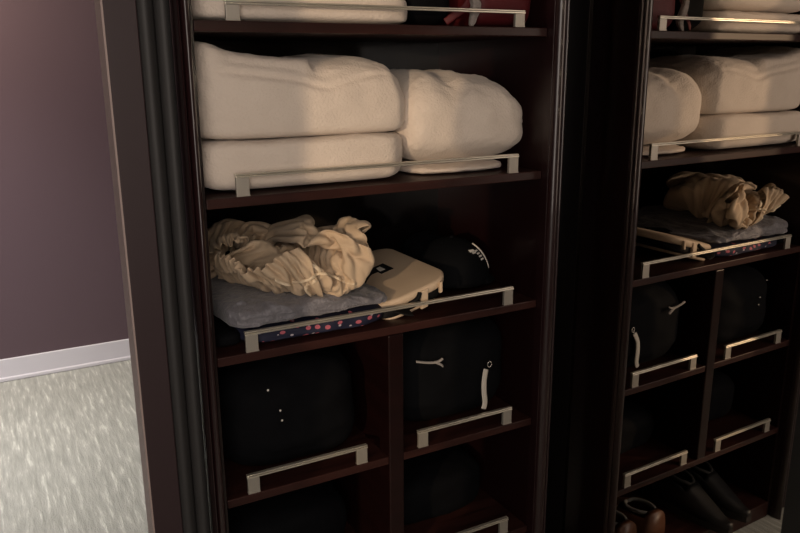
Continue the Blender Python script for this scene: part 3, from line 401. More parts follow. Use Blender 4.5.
    6, -12, -38, 13, -8, -36, 23, 4, -22, 13, 0, -38, 4, -5, -36, -8, 32, -38, -10, 13, -47, 19, -31, 10, 22, -15, 23, 27, -2, -4, 17, 18, -48, -4, 31, -20, 19, 18, 1, 25, -5, 16,
    -11, -18, 34, 18, -10, 26, 18, -26, 0, 27, -4, 11, 8, 33, -1, 19, -30, 23, 25, 3, 31, 11, 17, 38, 23, -18, 19, 27, -2, 22, 26, 6, 21, 19, 8, 46, 3, 34, 51, -34, 3, 3,
    323, 489, 618, 19, -10, 53, 18, -24, 12, 16, -32, 0, -15, -27, 11, 22, -16, -24, 15, -26, -4, -2, -34, -15, 26, -1, -31, 13, -26, 0, 4, -30, -2, 3, -32, -31, -5, -7, -49, 2, -23, 38,
    7, -28, 17, 25, 2, 5, 3, 18, 49, 18, -18, 17, 12, -27, -11, 11, -17, -52, 5, -26, -40, 20, 21, 57, 15, -28, -1, 14, -16, -29, 17, -5, -33, 6, 0, -47, 1, -7, -55, 28, 0, -9,
    12, -3, -31, 2, -14, -54, 10, -1, -41, 26, 18, 19, -3, -19, -48, 20, 21, 11, 7, 4, -62, 17, -16, -55, 13, -9, 41, -9, -10, 72, 30, 1, -8, 7, 36, -43, -1, 33, -15, 22, -24, 33,
    26, -10, 10, 13, -19, 29, -13, -26, 15, -9, -29, -35, 27, 7, 41, 19, 21, 28, 18, -13, 31, 20, -13, 38, 22, 0, 31, 23, 11, 19, 23, 19, 8, 5, -27, 33, 21, 9, 50, 3, 30, 39,
    317, 436, 608, 22, 20, -22, 27, -3, 9, -15, -26, 18, -7, -33, -4, 14, -30, -14, 27, 3, -13, -8, -30, -6, 11, -29, -2, 10, -36, 3, 8, -20, -13, 18, 23, -9, 25, -13, 18, 18, -24, 35,
    -4, -30, -36, -11, -21, -58, 18, -16, 21, 19, 23, 36, 24, -7, 27, -17, -26, -33, -6, -25, -42, 24, -2, -5, 28, 6, 38, 6, -31, -26, 9, -12, -49, 16, 23, 17, 16, 1, -35, 22, 0, -28,
    15, 2, -36, 11, -5, -39, -22, -31, -25, 6, -14, -31, 23, 27, 11, 2, -22, -44, 9, -16, -37, 18, 23, -29, 28, 11, -8, 20, 2, 30, -8, -23, 68, 13, -7, 47, 6, 1, -69, 19, -7, 53,
    20, 5, 27, 10, -26, 16, -26, -8, -39, 12, -23, 38, 24, -9, 36, 28, 5, 30, 7, 27, 20, 24, 14, 15, 17, -13, 44, 22, 22, -9, 19, -1, 40, 14, -14, 43, 5, -32, 30, 18, -5, 41,
    303, 425, 520, 26, -9, -2, 19, 25, -13, 14, -25, 24, 3, -28, 20, -18, -21, -33, 18, -22, -19, 27, 2, 2, 9, -26, 11, 8, -26, 3, -2, -30, -32, 14, -20, -10, 22, -8, 17, 30, 3, 36,
    23, -6, 14, -13, -26, -50, -11, -18, -39, 28, 2, 21, 12, 22, 54, 15, -22, -7, -24, -18, -45, 6, -22, -31, 21, 18, 51, 22, -7, 19, -14, -20, -38, -4, -16, -48, 17, -12, -7, 22, -2, -28,
    11, -2, -40, 14, -1, -45, -2, 22, -37, 19, -14, -17, 23, 4, -24, 25, 4, -13, 8, -14, 44, 6, -5, 50, 23, 11, -9, 10, 28, -37, 23, -14, 18, 20, -17, 31, -29, -10, 35, 9, -16, 50,
    -3, -38, 15, 22, 31, 7, 12, -34, 3, -16, -23, 31, 20, -15, 26, 23, -7, 28, 23, 15, 42, 0, 33, -32, 20, 14, 22, 20, -22, 29, 21, -16, 25, 7, 27, 43, 19, -3, 40, -1, -34, 20,
    321, 475, 486, 11, -18, -42, 15, -31, -28, 17, -22, 18, 21, 2, 54, -1, -29, -5, -12, -6, -67, 9, -32, -16, 22, -19, 7, 10, 12, 60, 15, -21, 29, 17, -23, 17, -10, -12, -69, 24, -5, 1,
    26, 6, 56, -6, -21, -42, -10, -22, -54, 25, -7, -3, 17, 19, 46, 24, -8, 21, -6, -22, -44, -14, -24, -43, 24, -5, 25, 25, 10, 35, -2, -24, -27, -23, -6, -52, 21, -8, -8, 23, 3, 52,
    18, -13, -18, -14, 0, -65, 24, 3, 13, 27, -10, -5, -17, 3, -45, 15, 10, -35, 26, 0, 0, -4, -11, 50, 6, -13, 46, 23, -6, 3, 23, 6, 21, 28, 4, 19, -14, -24, 39, -26, -18, 26,
    9, -22, 34, 26, -1, 17, 25, 16, -25, 25, -23, 10, 0, -17, 66, -30, -12, -22, 14, -18, 46, 27, 17, 23, 21, 20, 18, 4, -36, -7, 21, -11, 35, 21, 7, 42, -5, 36, 4, 19, 17, 21,
    354, 481, 544, 10, 1, -55, 10, -13, -53, 7, -22, -47, 15, -28, -3, 10, -5, 62, -2, -25, 25, 9, -27, -9, 8, 5, -61, 17, -25, -9, 14, -14, 31, 12, -6, 67, 9, -18, -37, -11, 5, -66,
    22, -17, 12, 27, -7, 49, -7, -16, -53, -20, -5, -55, 24, -5, 7, 22, 15, 60, 18, -14, 4, -20, -11, -50, 6, -25, -28, 15, 5, 57, 21, -6, 20, 3, -20, -36, -8, 1, -66, 20, 9, 24,
    15, -11, 58, 4, -5, -60, 19, 0, -46, 4, -2, 65, 13, -26, 22, 4, 18, -59, 20, 17, -25, 21, -20, 16, -15, -4, 58, 23, -11, 5, 26, 13, -16, -15, -16, 59, 22, -4, 21, 10, -26, 45,
    -25, -4, 45, 14, -11, 49, 19, -35, 14, 19, 17, -56, 20, -11, -30, 4, -15, 55, -21, -6, 47, -8, -19, 44, 17, -11, 35, 28, 10, 8, 0, -30, 23, 20, 4, 35, 19, 0, 54, -7, 35, -25,
    390, 463, 574, -15, -23, -30, 19, -6, -39, 17, 24, -43, 18, -15, -40, 13, -30, -9, -13, 5, 64, -12, -22, 42, 13, -31, -12, 17, 15, -56, 16, -4, -37, 2, -14, 65, 20, -21, 17, -4, 11, -64,
    7, -14, -43, 15, -12, 66, 12, -14, -34, -21, 8, -53, 8, -8, -54, 24, -12, 0, 2, -1, 63, 24, -16, -20, -6, -7, -54, 17, -6, 13, 7, 7, 66, 13, -26, 11, -2, 7, -61, 19, -2, -40,
    18, -28, 0, 17, 3, 63, 7, 18, -68, 18, -15, 12, -5, -12, 72, 6, -18, 44, 20, 23, -49, 25, 6, -23, -13, -18, 63, -2, -15, 48, 29, 17, -44, -4, -15, 64, 0, -25, 53, 20, 3, -62,
    15, -24, 14, 12, -16, 46, 3, -3, 57, 26, -19, 12, 21, 1, -55, 7, -21, 52, -10, -14, 52, -26, 14, -2, -25, -8, 33, -1, -27, 32, 26, 6, 37, 21, 10, 30, -5, -29, 42, 6, -7, 50,
    389, 495, 495, 1, -8, 66, 15, -30, 14, 16, -20, -24, 20, 9, -40, 21, -15, -35, -1, -29, 32, -16, -1, 60, 7, -33, 9, 20, -4, -41, 7, 26, -39, 17, 8, -42, 18, -28, 34, 3, 1, -50,
    -16, 17, -55, 19, -30, 6, 15, -13, 57, 1, -9, -53, -16, 21, -45, 21, -12, -19, 18, -16, 39, -7, -12, 54, 15, -9, -38, 7, 8, -67, 4, -9, -29, 18, -18, 22, 9, 8, 56, 21, -16, 3,
    -12, -2, -46, -6, -12, 74, 19, -10, 5, 22, 20, -51, 6, -6, 66, 0, -22, 49, 20, 19, -48, 23, 12, -29, 2, -16, 59, -1, -18, 64, 35, 0, -34, 20, -22, 3, -23, 2, 51, 4, -28, 35,
    28, 1, -42, 19, -20, -19, 0, 5, 61, 22, -18, -28, 26, -8, 38, 5, -21, 53, -8, -15, 58, -18, -11, 38, -25, 5, 29, -31, -7, -18, -3, -18, 50, 26, 19, 36, 8, -15, 46, -21, -25, -2,
    406, 535, 497, 12, -17, 47, 11, -26, 34, 8, -21, 33, 7, -26, -9, 17, -16, -30, 23, 6, -51, 0, -26, 12, -4, -6, 59, 10, -33, 12, 20, -3, -41, 0, 28, -9, 6, 17, -37, 14, -18, -15,
    -14, 30, -48, 0, -7, -57, 22, -26, 47, 16, -21, 12, -10, 22, -50, -3, 2, -61, 25, -16, 14, 6, -14, 53, 14, -18, 20, 11, -26, -12, -5, 14, -54, 13, 5, -37, 21, -8, -18, -1, -2, 53,
    23, -12, 2, -8, -16, 69, -2, -18, 46, 24, 16, -45, 26, 7, -21, -5, -6, 69, 19, -22, 30, 16, 23, -45, 19, -13, 2, 1, -13, 69, -3, -21, 52, 28, 9, -54, 12, -22, 21, -20, -6, 58,
    24, -26, 3, 19, 12, -57, 18, -9, 18, 3, -27, 47, -20, -21, 19, -11, -23, -36, -7, -15, 47, 7, 30, 41, -2, 13, 57, -18, -11, 44, -24, -19, 17, -14, -17, 35, 23, 15, 44, -15, -28, 15,
    432, 523, 437, -3, -33, 19, 12, -18, 32, 15, 17, 36, 13, -13, 62, 11, -21, 44, 22, -18, -18, 13, 7, -70, 6, -16, 35, -12, -19, 52, 20, -24, -4, 20, -1, -36, 3, 11, -43, 8, 24, -17,
    -1, -12, -51, -6, 30, -44, 6, -9, -47, 18, -30, 9, 12, -11, 24, -11, 21, -60, 5, 11, -44, 15, -26, 23, 12, -19, 19, 0, -2, 55, 2, -17, 47, 13, -6, -22, 16, 10, -38, 25, -8, -2,
    -10, 6, 46, 16, -25, 33, -19, -2, 40, 21, -8, 10, 19, 25, -49, 25, -8, 1, -15, -6, 62, 13, -19, 36, 20, 21, -51, 16, -16, 38, -20, -8, 46, 19, -32, 25, 24, 11, -26, 15, -22, -7,
    -22, -12, 40, 27, -23, 22, 11, -29, 22, -27, -18, -16, -13, 4, -57, -16, -25, -7, -10, -20, 34, 1, 22, 42, 10, -29, 27, -17, 17, 38, -18, 11, 21, 5, 12, 47, -9, -9, 57, -5, -14, 51,
    451, 541, 522, 3, -10, -63, 13, -23, -10, 6, -30, 0, 11, -25, 38, -13, 6, 59, 23, 12, 29, 27, 15, -6, 0, -13, 37, 12, -21, 10, 13, -24, -27, 24, 0, 37, 15, -27, -19, 0, -14, -61,
    11, 1, -42, -6, 14, -39, -18, 28, 7, 6, 16, -36, 23, -12, -21, 20, -4, -32, -17, 24, -25, 23, -16, -6, 8, -18, 48, 16, -23, -2, -14, 5, 56, -1, -12, 50, 16, -21, 1, 10, 22, -46,
    25, 4, -7, 8, -15, 48, -18, -1, 31, -8, -15, 55, 22, -14, -5, 25, 16, -34, 23, -1, 27, -2, -17, 70, 23, 15, -34, -6, -19, 39, 8, -34, 32, 30, -2, -34, 12, -11, 49, -20, -28, -7,
    -19, -30, 18, 29, 1, 51, -13, -30, 7, -26, 0, -46, -17, 9, -58, -19, -18, -36, -11, -33, -3, -4, -19, 41, 3, -21, 43, 1, -24, 52, -4, 10, 60, -19, 29, 8, -15, 29, 9, -1, 12, 49,
    494, 543, 544, -26, -2, 12, 4, -33, -3, 18, -21, -22, 6, -3, -69, 10, 0, 66, 12, -23, -26, 16, -17, 8, 14, 16, 33, -7, 31, 43, 24, -14, -1, -1, -25, -52, 18, 4, 58, 12, -25, 13,
    -6, 1, -50, 19, -15, 2, 4, 7, -49, 6, 17, -49, 0, -31, 19, 26, 17, -11, -7, 28, -21, 7, 17, -43, 23, -11, 13, -8, -14, 39, 19, -13, -12, 3, -18, 41, -15, 8, 38, 4, -17, 42,
    27, 8, -9, 23, 7, -31, -4, -30, 30, -8, -4, 58, -5, -13, 51, 26, 4, -26, 10, 35, -20, 13, -14, 58, 29, -2, 1, 13, -24, 19, -30, -17, -2, 20, -20, 36, -1, -25, 45, -3, -27, 18,
    -23, 3, -69, -11, -33, 5, -6, -22, 56, -14, -33, -2, -18, 8, -54, -18, 13, -48, -16, -29, -4, 13, -11, 68, -8, -29, 16, -9, -26, -38, -8, -14, 53, -12, -4, 59, -13, 26, 29, -4, 30, -26,
    521, 582, 568, -4, -24, -25, -19, -10, -33, 13, -18, 27, -12, -1, -49, 22, -17, -23, 13, 0, 36, 5, -37, -48, 4, 17, 36, 14, 29, 36, 27, -4, 29, -8, -25, -32, 15, -27, -37, 1, 4, 66,
    8, 6, 43, 24, -11, 0, 16, -17, -16, -26, 16, -31, 18, -3, -39, 22, -18, 53, 11, 14, -42, -9, 21, -29, 26, 17, -4, -4, -12, 32, 19, -8, -18, 14, -13, -26, 4, -21, 30, -18, 17, 30,
    -13, 16, 36, 0, -27, 24, 19, -14, 18, -25, -6, 17, 10, -4, 49, 13, -23, 41, 25, 19, -1, 27, 17, 28, 6, -32, 8, -4, -29, -10, 7, -26, 51, -27, -9, -44, -5, -30, -4, 10, -10, 69,
    -7, -37, -19, -22, 14, -60, -14, -29, -15, 0, -10, 77, -12, -28, 12, -17, 18, -55, -22, -1, -47, -7, -33, 6, 0, -20, 57, -2, -16, -64, -14, -20, 23, -11, -26, 34, -15, -1, 57, -7, 33, 6,
    490, 581, 500, 26, 6, -33, -1, -28, -44, 14, -3, 32, 9, -12, -16, 9, 6, 63, 19, -3, -20, 4, -28, -16, 2, -47, 3, 21, 22, 2, -2, 38, -24, 16, -2, 54, 10, -28, -44, 1, -29, -1,
    -13, 22, 48, 24, -8, 2, 12, 10, 40, -26, 21, -9, 1, -18, 46, 20, -9, 34, 28, -6, -1, 1, 23, -40, 2, 27, -26, 24, -4, -32, 24, -9, -19, -6, -25, 36, 19, -12, 7, 7, -9, 65,
    -19, 10, 43, -21, 11, 4, 0, -27, 30, 28, -13, -31, 17, -21, 8, -25, 21, 44, -21, -4, 40, 10, -29, 17, 1, -35, 14, 7, -22, 44, 26, -2, 51, -14, -29, -18, -26, 4, -59, -9, -29, 8,
    23, -20, 58, -12, -28, -29, -22, 20, -49, -23, -17, -17, -2, -21, 48, -17, -27, 8, -13, -20, -35, -18, 22, -48, -10, -29, 7, 8, -28, 32, -20, 1, -50, -10, -24, -8, -7, -32, 13, -5, -8, 61,
    455, 596, 453, 11, -11, 42, 5, -35, -3, 19, -30, -43, 18, -17, -16, 28, 3, -7, 8, 27, -36, 15, -10, -20, 5, -23, 45, 16, -30, 11, 19, 18, -36, 0, 29, 5, 25, 15, -8, 1, -36, -7,
    14, 10, 41, -3, 31, 32, 17, -29, 1, 6, 14, 47, -22, 16, 18, -4, 5, 60, 10, 0, 56, 24, -7, 37, 19, -10, -20, 19, -2, -17, 4, 25, -46, 22, -5, -23, 2, -21, 39, 23, -4, -22,
    -13, 13, 73, -9, -13, 48, -5, -14, 46, 27, -12, -53, 12, -24, 29, -20, 0, 64, -23, -1, 45, 13, -32, 13, 14, -27, -31, -34, 15, 17, -20, -22, 11, -1, -30, 47, -9, -27, 8, 6, -32, 3,
    -12, -31, 35, -16, -13, -37, -13, 34, -43, -21, 0, -45, -17, -27, -16, -19, -26, -14, 21, -9, 67, -5, -33, 3, -28, 12, -35, -12, -22, -10, -21, -19, -23, -16, -15, -29, -9, -23, -27, 6, -28, -22,
    481, 574, 385, 22, 9, 39, -16, -28, -7, -13, -27, -27, 15, -19, -10, 23, -18, -4, 18, -14, 24, 18, -7, -40, 17, 0, -39, 13, 26, 32, 12, -13, -50, 22, 0, 8, 17, 13, 5, 23, 16, 0,
    15, 6, 36, 9, 23, 34, 11, 10, 49, -1, 9, 43, -11, 13, 38, -25, 13, 10, 14, 3, 52, 17, -11, 58, 18, -7, 43, 29, -9, 3, 1, 30, -7, 23, -12, -29, 16, -12, -44, 17, -14, 36,
    -6, -2, 79, -25, 10, 32, 13, -22, 18, 25, -23, -16, -1, -15, 51, -29, 11, 12, 6, -28, 40, 9, -32, 33, -15, -28, 21, -24, -17, 11, -31, -11, 13, 20, -28, 29, -16, -20, 27, -27, -12, -8,
    -20, -6, -57, -19, -25, 9, -16, -25, 2, -24, 4, -40, 4, -30, 7, -30, 11, -30, -2, -33, 40, 18, -29, 29, -2, -24, -39, -10, -21, -17, -19, -18, -19, -22, -18, -21, -17, -18, -30, -19, -4, -25,
    503, 611, 376, 26, -12, -23, -4, -25, -23, -26, 3, 20, 18, -22, 14, 16, -23, -11, -8, -24, -5, -4, -22, -21, 18, 15, -53, 28, 30, -4, 5, 2, 57, 25, 10, -9, 9, -3, 50, 15, 16, -18,
    26, 11, 2, -15, -9, 60, 23, 19, -18, 24, 13, 14, 8, 15, 52, 7, -23, 8, 15, 6, 45, 13, 13, 47, -26, -23, 20, 27, -1, -5, 24, 18, -10, 17, 26, 2, 21, 4, 36, 9, -10, 50,
    -4, -2, 66, 11, -19, 27, 5, -13, 55, -24, -16, 17, 16, -10, 48, -13, -18, 37, -16, -21, 32, -8, -26, 27, -22, -23, 8, -19, -14, -53, 1, -20, 58, -22, -19, 15, -22, -22, -32, -18, -9, 32,
    -19, -18, -19, -20, -15, -15, 8, -29, 36, -20, -20, 5, -17, -26, -7, -18, -20, -13, -27, -12, -10, 2, -26, -41, 8, -19, -51, -13, -17, -39, -19, -6, 49, -16, -7, -13, -6, -20, -46, -22, -10, 6,
    489, 642, 325, 9, -17, -4, 9, 2, -36, 5, -23, -38, -16, -26, 14, -3, -25, -4, -5, -30, -6, -13, -16, 60, 9, 32, 6, 37, -1, -26, 21, 32, 100, 18, 11, 42, 26, 5, -20, -4, 3, -76,
    20, 8, 23, 18, 9, 44, 0, -8, 81, 23, 26, -50, -3, -2, 86, 26, 9, -3, 25, -1, -25, 19, 21, 29, -9, -20, 61, -16, -17, 54, 28, 15, 16, 27, 10, -12, 23, 27, 34, -13, -30, 57,
    -22, -48, 25, 17, 16, 40, 31, 31, 20, -20, -15, 67, -10, -46, -1, -16, -40, -39, -8, -7, 68, 10, 11, 71, -28, -24, 10, -18, -27, -30, -10, -33, -47, -15, 2, 75, -27, -28, -26, 24, -17, -74,
    -28, -23, -17, -30, -20, 1, -8, -5, 83, -29, -27, 19, 0, -24, -55, 9, -15, -53, -42, -11, 31, 18, -17, -64, 10, -19, -52, -26, -24, -18, -17, 3, 74, -32, -11, 1, 8, -12, -66, 9, -34, -11,
    359, 780, 300, 7, -26, -6, 12, -37, -4, -43, -8, 9, 38, -20, -46, 3, 22, 96, -15, -28, -9, -24, -12, -23, 1, -6, 68, 27, 15, 19, 22, 9, 1, 12, 29, 12, 7, 2, -50, 21, 22, -19,
    -11, -23, -67, 28, 10, 10, 13, 24, -3, 15, 12, 40, 15, 5, -47, 7, 15, 47, 20, -7, -34, 28, 3, -25, 13, 23, 28, -23, -17, 67, 7, 4, 60, 26, 5, -49, 35, 6, -26, 18, 28, 39,
    -32, -35, 63, -5, -10, 56, 41, 14, -21, 27, 37, 4, -18, -24, 54, -17, -26, 33, 18, 12, 57, 31, 4, -6, 23, 7, 36, 1, -4, 80, -27, -23, -7, -19, -22, -5, -15, 17, 63, -24, -25, -21,
    17, -19, -55, 2, -15, -62, -25, -14, 9, 2, -13, 78, -28, -21, 18, -26, -10, -10, 23, -8, -39, -21, -9, -29, 39, -10, -31, 0, -15, -61, -29, -7, 45, -36, -1, 33, -1, -10, -57, 29, -15, -17,
    312, 786, 242, 28, 12, -1, -5, -29, -2, -20, -24, 6, -10, -21, 27, 22, 25, 2, 22, -3, 67, -28, -7, 23, 0, -20, 29, 4, -5, 45, 23, 2, -7, 10, 23, -28, 12, 16, -38, 10, 10, -34,
    7, 5, -54, 18, 10, -20, 19, 14, 2, 9, 11, 39, 12, 0, -42, 28, 12, 2, 22, 12, -9, 19, 1, 34, -7, -10, 62, 21, 22, -22, 17, 8, 25, 12, 0, 31, -6, -21, 49, 21, 24, -21,
    18, 10, 28, -21, -24, 30, 6, -6, 52, 22, 23, -29, 26, 6, 22, -4, -10, 53, 26, 9, 25, 22, 1, 29, -7, -8, 53, -9, -9, 54, -23, -13, 9, -25, -14, 14, -11, -14, -38, 21, -18, -58,
    -19, -9, 9, -15, -8, 32, -10, -21, 30, -9, -18, -3, -26, -13, -17, 3, -14, -39, 28, 4, -23, 11, -12, -41, -6, -20, -31, -24, 1, 33, -25, -9, 21, -2, -22, -38, 22, -2, -36, 21, -9, -14,
    280, 817, 293, 20, 6, 14, 28, -8, -1, -16, -27, 17, -3, -25, 36, 15, 22, 21, 19, 17, -19, 13, -20, -6, -13, -6, 39, 8, -11, 20, 10, -3, 61, 20, -18, 12, 19, 6, -39, 11, -6, -55,
    -7, 30, -20, 2, 26, -24, 2, 24, -14, 3, 17, -23, 16, 11, -37, 22, 14, 1, 24, 8, 17, 24, 6, 25, -18, -20, 39, 16, -11, 52, 18, 31, -20, 21, 13, 17, -12, -24, 50, 17, -3, 42,
    12, 30, -43, 19, 2, 38, -17, -19, 51, 24, 9, 20, 22, 20, -24, 20, 2, 39, 15, 0, 44, 4, -12, 61, -25, -16, -25, 10, -29, -24, -11, -23, -14, -22, 14, 41, -1, -7, -59, -1, -25, -33,
    -10, -24, -1, -5, -24, 19, -26, -3, 52, 21, -19, -16, -17, -1, -36, -27, 13, 27, 2, -25, -35, 26, 3, -41, 1, -17, -35, -22, -18, 8, -23, 12, 46, 0, -25, -31, 5, -19, -52, 30, 6, 2,
    278, 751, 330, -2, 29, 22, 9, 28, 9, 8, 17, 24, 12, -15, 32, 21, -2, 35, 15, 13, -11, 13, 6, -43, 19, -1, -20, 16, -12, 13, -3, -24, -10, 13, -10, 46, 16, 23, 30, 5, -28, 19,
    17, 13, -43, 13, 4, -50, 4, 20, -29, 3, 23, -15, 0, 28, 14, -22, 14, 23, 17, 25, -17, 28, 22, -1, 14, -13, 43, -13, -23, 54, 14, -3, 43, 7, 32, -38, 23, 13, 25, -12, -26, 53,
    20, 5, 10, 16, 34, -32, 17, -1, 37, 2, -17, 45, 5, -20, 36, 17, 30, 25, 8, -16, 47, -3, -29, 18, -13, -35, -1, -6, 20, -62, -3, -4, -56, -22, -25, -7, -7, -19, 9, 16, -1, 63,
    10, -28, 20, -5, 11, -65, -8, -4, -51, -17, -25, 4, 10, 0, -60, -18, -6, -17, -25, -5, 30, 8, -11, -40, 15, -8, -43, -3, -28, -22, -22, 11, 39, -18, -2, 30, 9, -21, -51, -3, -23, 2,
    251, 745, 431, 13, -1, 28, 16, 9, -18, 11, 5, -55, 16, 1, -8, 5, -7, 40, 10, 8, 44, 19, 17, -12, 19, 16, 5, 5, 19, 23, 11, -28, -4, 16, 7, 36, -14, 22, -8, 22, 16, -49,
    20, 8, -10, 20, -25, 39, 4, 22, -55, -27, 11, -39, 16, 17, 31, 15, 11, 55, 8, 29, -5, -12, 30, -48, 20, 19, 10, 11, -6, 50, -11, -27, 51, 21, 11, 31, 5, 33, -40, 21, 8, 31,
    -6, -32, 23, 14, 5, 22, 16, 26, 33, 15, -8, 50, -15, -27, -47, 9, -26, 24, 8, 12, 58, 3, -14, 46, -9, -25, -50, -15, -3, -56, 3, -22, -5, 10, -9, 64, -5, -23, 10, -4, -34, 7,
    -7, -17, -31, -6, 6, -57, 1, 29, -15, -4, 11, -31, -3, 11, -56, 4, 0, -52, -3, -15, -34, -6, -15, -31, -8, -19, -26, -7, -22, -14, -14, -24, -14, -16, -10, 19, -8, -20, 44, -3, -3, 36,
    271, 802, 417, -3, 2, 47, 10, -11, 43, 19, -8, -13, -6, 21, -48, 20, -4, 15, -6, -1, 58, 9, -21, 24, 16, -20, 6, 0, 20, 20, 18, -11, 2, 25, 2, 8, 26, 9, -14, 10, 29, -8,
    -23, 21, -47, 18, 20, 1, 22, 18, -9, -27, 8, -54, 4, 27, -42, 17, 17, 40, -1, -14, 71, 21, 16, 17, -14, 22, -50, 11, 29, 14, 12, -1, 56, -5, -28, 42, 15, 28, 20, 20, 21, 8,
    18, -7, 47, -14, -28, -36, 10, -22, 23, 10, 18, 59, 4, -35, 5, -8, -14, -63, 8, -6, 56, 2, 2, 66, -2, -35, -18, -17, 6, -64, 4, -24, -11, 11, -21, 64, -6, -27, -29, -8, -19, -38,
    -3, 7, -55, -1, 37, -9, -1, -19, -39, 8, -33, -2, -7, 9, -40, -15, 33, -4, -4, -4, -48, -3, -16, -32, 17, -11, 34, 3, -23, 6, -13, 4, -39, -18, 7, -39, -7, -13, -30, 17, -7, 47,
    308, 841, 421, -5, 5, 40, -11, 8, 30, 13, -20, 23, 16, -2, -11, 10, 23, -49, 11, -10, 33, 9, -14, 34, -24, -27, -4, 17, -1, -19, 19, 11, 30, 12, 8, 36, 18, 16, 42, -18, 8, -23,
    10, 28, -2, -16, 15, -64, 28, 8, 50, -7, 21, -50, -23, -8, -54, 10, 30, -14, 20, 18, 43, -2, -21, 57, 16, 10, 45, -9, 29, -43, 10, 20, 29, 4, -14, 53, 13, 6, 47, 17, 6, 37,
    18, -10, 31, -1, -27, -13, -14, -9, -61, 8, -26, 8, 10, -9, 61, -13, -18, -55, 5, -12, 41, 4, 11, 71, 1, -37, 5, -12, 3, -56, 2, -25, -35, 4, -5, 72, 3, -36, -13, -1, 15, -48,
    -6, 12, -59, -13, 11, -51, -5, -20, -25, 21, -26, 36, -1, -23, -26, 11, -9, -29, -22, 24, -3, -16, 2, -43, 9, -23, -29, 5, -7, 37, 15, -23, -4, -10, -1, -51, -23, 12, -13, -8, -5, -33,
    317, 891, 370, -7, 10, 37, -22, 1, 28, 2, -23, 51, 3, -10, 41, 12, 28, -12, 23, -7, 28, 8, -14, 6, 9, -17, 19, -11, -42, 10, -7, -26, 19, 13, 18, 30, 2, 30, -6, 18, 31, 44,
    -22, -9, -46, 4, 23, -5, 18, 38, -14, -1, 25, -36, -28, -15, -49, 9, 29, -28, 15, 20, 36, 12, 1, 59, -2, -32, 40, 19, 12, 31, -6, 32, -10, 9, 4, 55, 10, -6, 54, 13, -11, 31,
    12, -24, -4, -4, -8, -58, -12, -9, -56, 7, -17, 29, 14, 8, 68, 9, -27, 26, -18, 0, -59, 1, -21, 17, -6, -18, 60, 2, -33, -3, 4, 27, -55, 3, -25, -17, -11, -28, 33, 17, -26, -12,
    7, -10, -48, -18, 25, -50, 11, -22, -2, 22, -26, 17, 5, -25, -6, -4, -8, -44, -9, 4, -41, -27, 16, -10, -9, -6, -47, 10, -18, -29, 8, -21, 29, 23, -12, 11, -6, 0, -56, -23, 2, -18,
    266, 889, 346, 17, -20, 14, 2, -22, 33, -4, -8, 39, -10, -5, 46, -2, 25, 42, 6, 19, 30, 15, -19, 35, 15, -23, 17, -3, -32, -29, -16, -6, 58, 11, 20, 28, 5, 34, 6, 12, 27, 38,
    -14, 5, -50, 5, 23, -7, 5, 7, -75, 17, 8, 58, -3, 32, -17, -19, 11, -59, 8, 31, 7, 11, -12, 51, 10, -5, 57, 6, -23, 43, 2, 36, 4, 12, -7, 48, 12, -16, 49, 11, -26, 19,
    -2, -2, -60, -9, 4, -51, -1, -24, -30, 10, -12, 46, 8, 1, 68, 15, -24, 28, -13, -12, -50, -12, 13, -55, 6, -28, -9, -5, -30, 47, 5, 2, -63, 12, -7, -46, 2, -26, 8, -8, -21, 52,
    5, -31, 4, -4, 8, -59, 7, 6, -54, 15, -24, 2, -4, -18, 59, 4, -23, -13, 15, -16, -27, 3, 0, -44, -22, 3, -26, -12, -4, -47, 5, -20, -26, 15, -17, 33, 15, 2, 50, -6, -4, -54,
    235, 879, 429, -2, -10, -55, 18, -29, -6, -3, 4, 39, -7, 7, 44, -11, 26, 57, 12, -19, -8, 11, -31, 0, 21, 9, 46, -13, -13, 15, 10, 17, 37, -6, 20, 49, -3, -7, 52, 7, 32, 12,
    5, 30, -27, -9, -26, -38, 4, 5, -56, 18, 33, -24, -6, 14, 54, 5, 20, 33, -14, 33, -33, 15, 5, 52, 7, -24, 43, 5, -19, 44, 1, 35, 22, 15, -16, 42, 12, -21, 30, 9, -30, -3,
    -6, 3, -57, -12, 1, -58, 12, -28, 0, 9, -14, 42, 6, -1, 66, 15, -29, 14, -9, -5, -48, -14, 5, -61, 0, -18, -42, 6, -28, -7, 17, -21, 27, -8, 14, -56, 1, -19, -46, 4, -35, 16,
    -12, -14, 54, 5, -16, -32, 11, 7, -63, 12, 18, -28, 1, -21, 12, 12, -7, -20, -8, -17, 46, 6, -18, 20, -1, -14, 8, 2, -14, -27, -3, -13, -53, 1, -32, -7, 14, 1, 58, 7, 17, 17,
    214, 851, 504, -12, -1, -52, 16, -32, -25, 18, -15, 14, 9, -1, 42, -9, 11, 54, -23, 30, 30, 11, -9, 32, 9, -32, 3, 23, -11, 41, -6, 33, 25, -24, 24, 12, -1, 24, -36, -2, 16, 57,
    1, 23, -27, 4, -2, -71, 11, 25, -32, 9, 15, -51, 3, 27, 29, -8, -3, 63, 1, -32, 32, -2, 36, 46, 13, -36, 21, 0, 33, 34, 5, -7, 53, 9, -13, 44, 12, -25, 19, 13, -25, 2,
    -10, -1, -59, -1, -10, -52, 7, -24, 20, 10, -3, 67, 12, -9, 41, 1, -13, -49, 7, -36, 3, -16, 18, -49, -12, -3, -60, 19, -16, 35, 5, -31, -4, 16, -21, -23, -13, 26, -46, -4, -6, -51,
    7, -16, -28, 2, -16, -40, -1, -28, -19, 14, 18, -33, 12, -17, -6, 15, -9, -29, 5, -19, 18, -11, 3, 49, -12, -2, 47, -2, -10, 36, 11, -20, 5, 3, -23, -24, -14, -25, 19, 14, 11, 34,
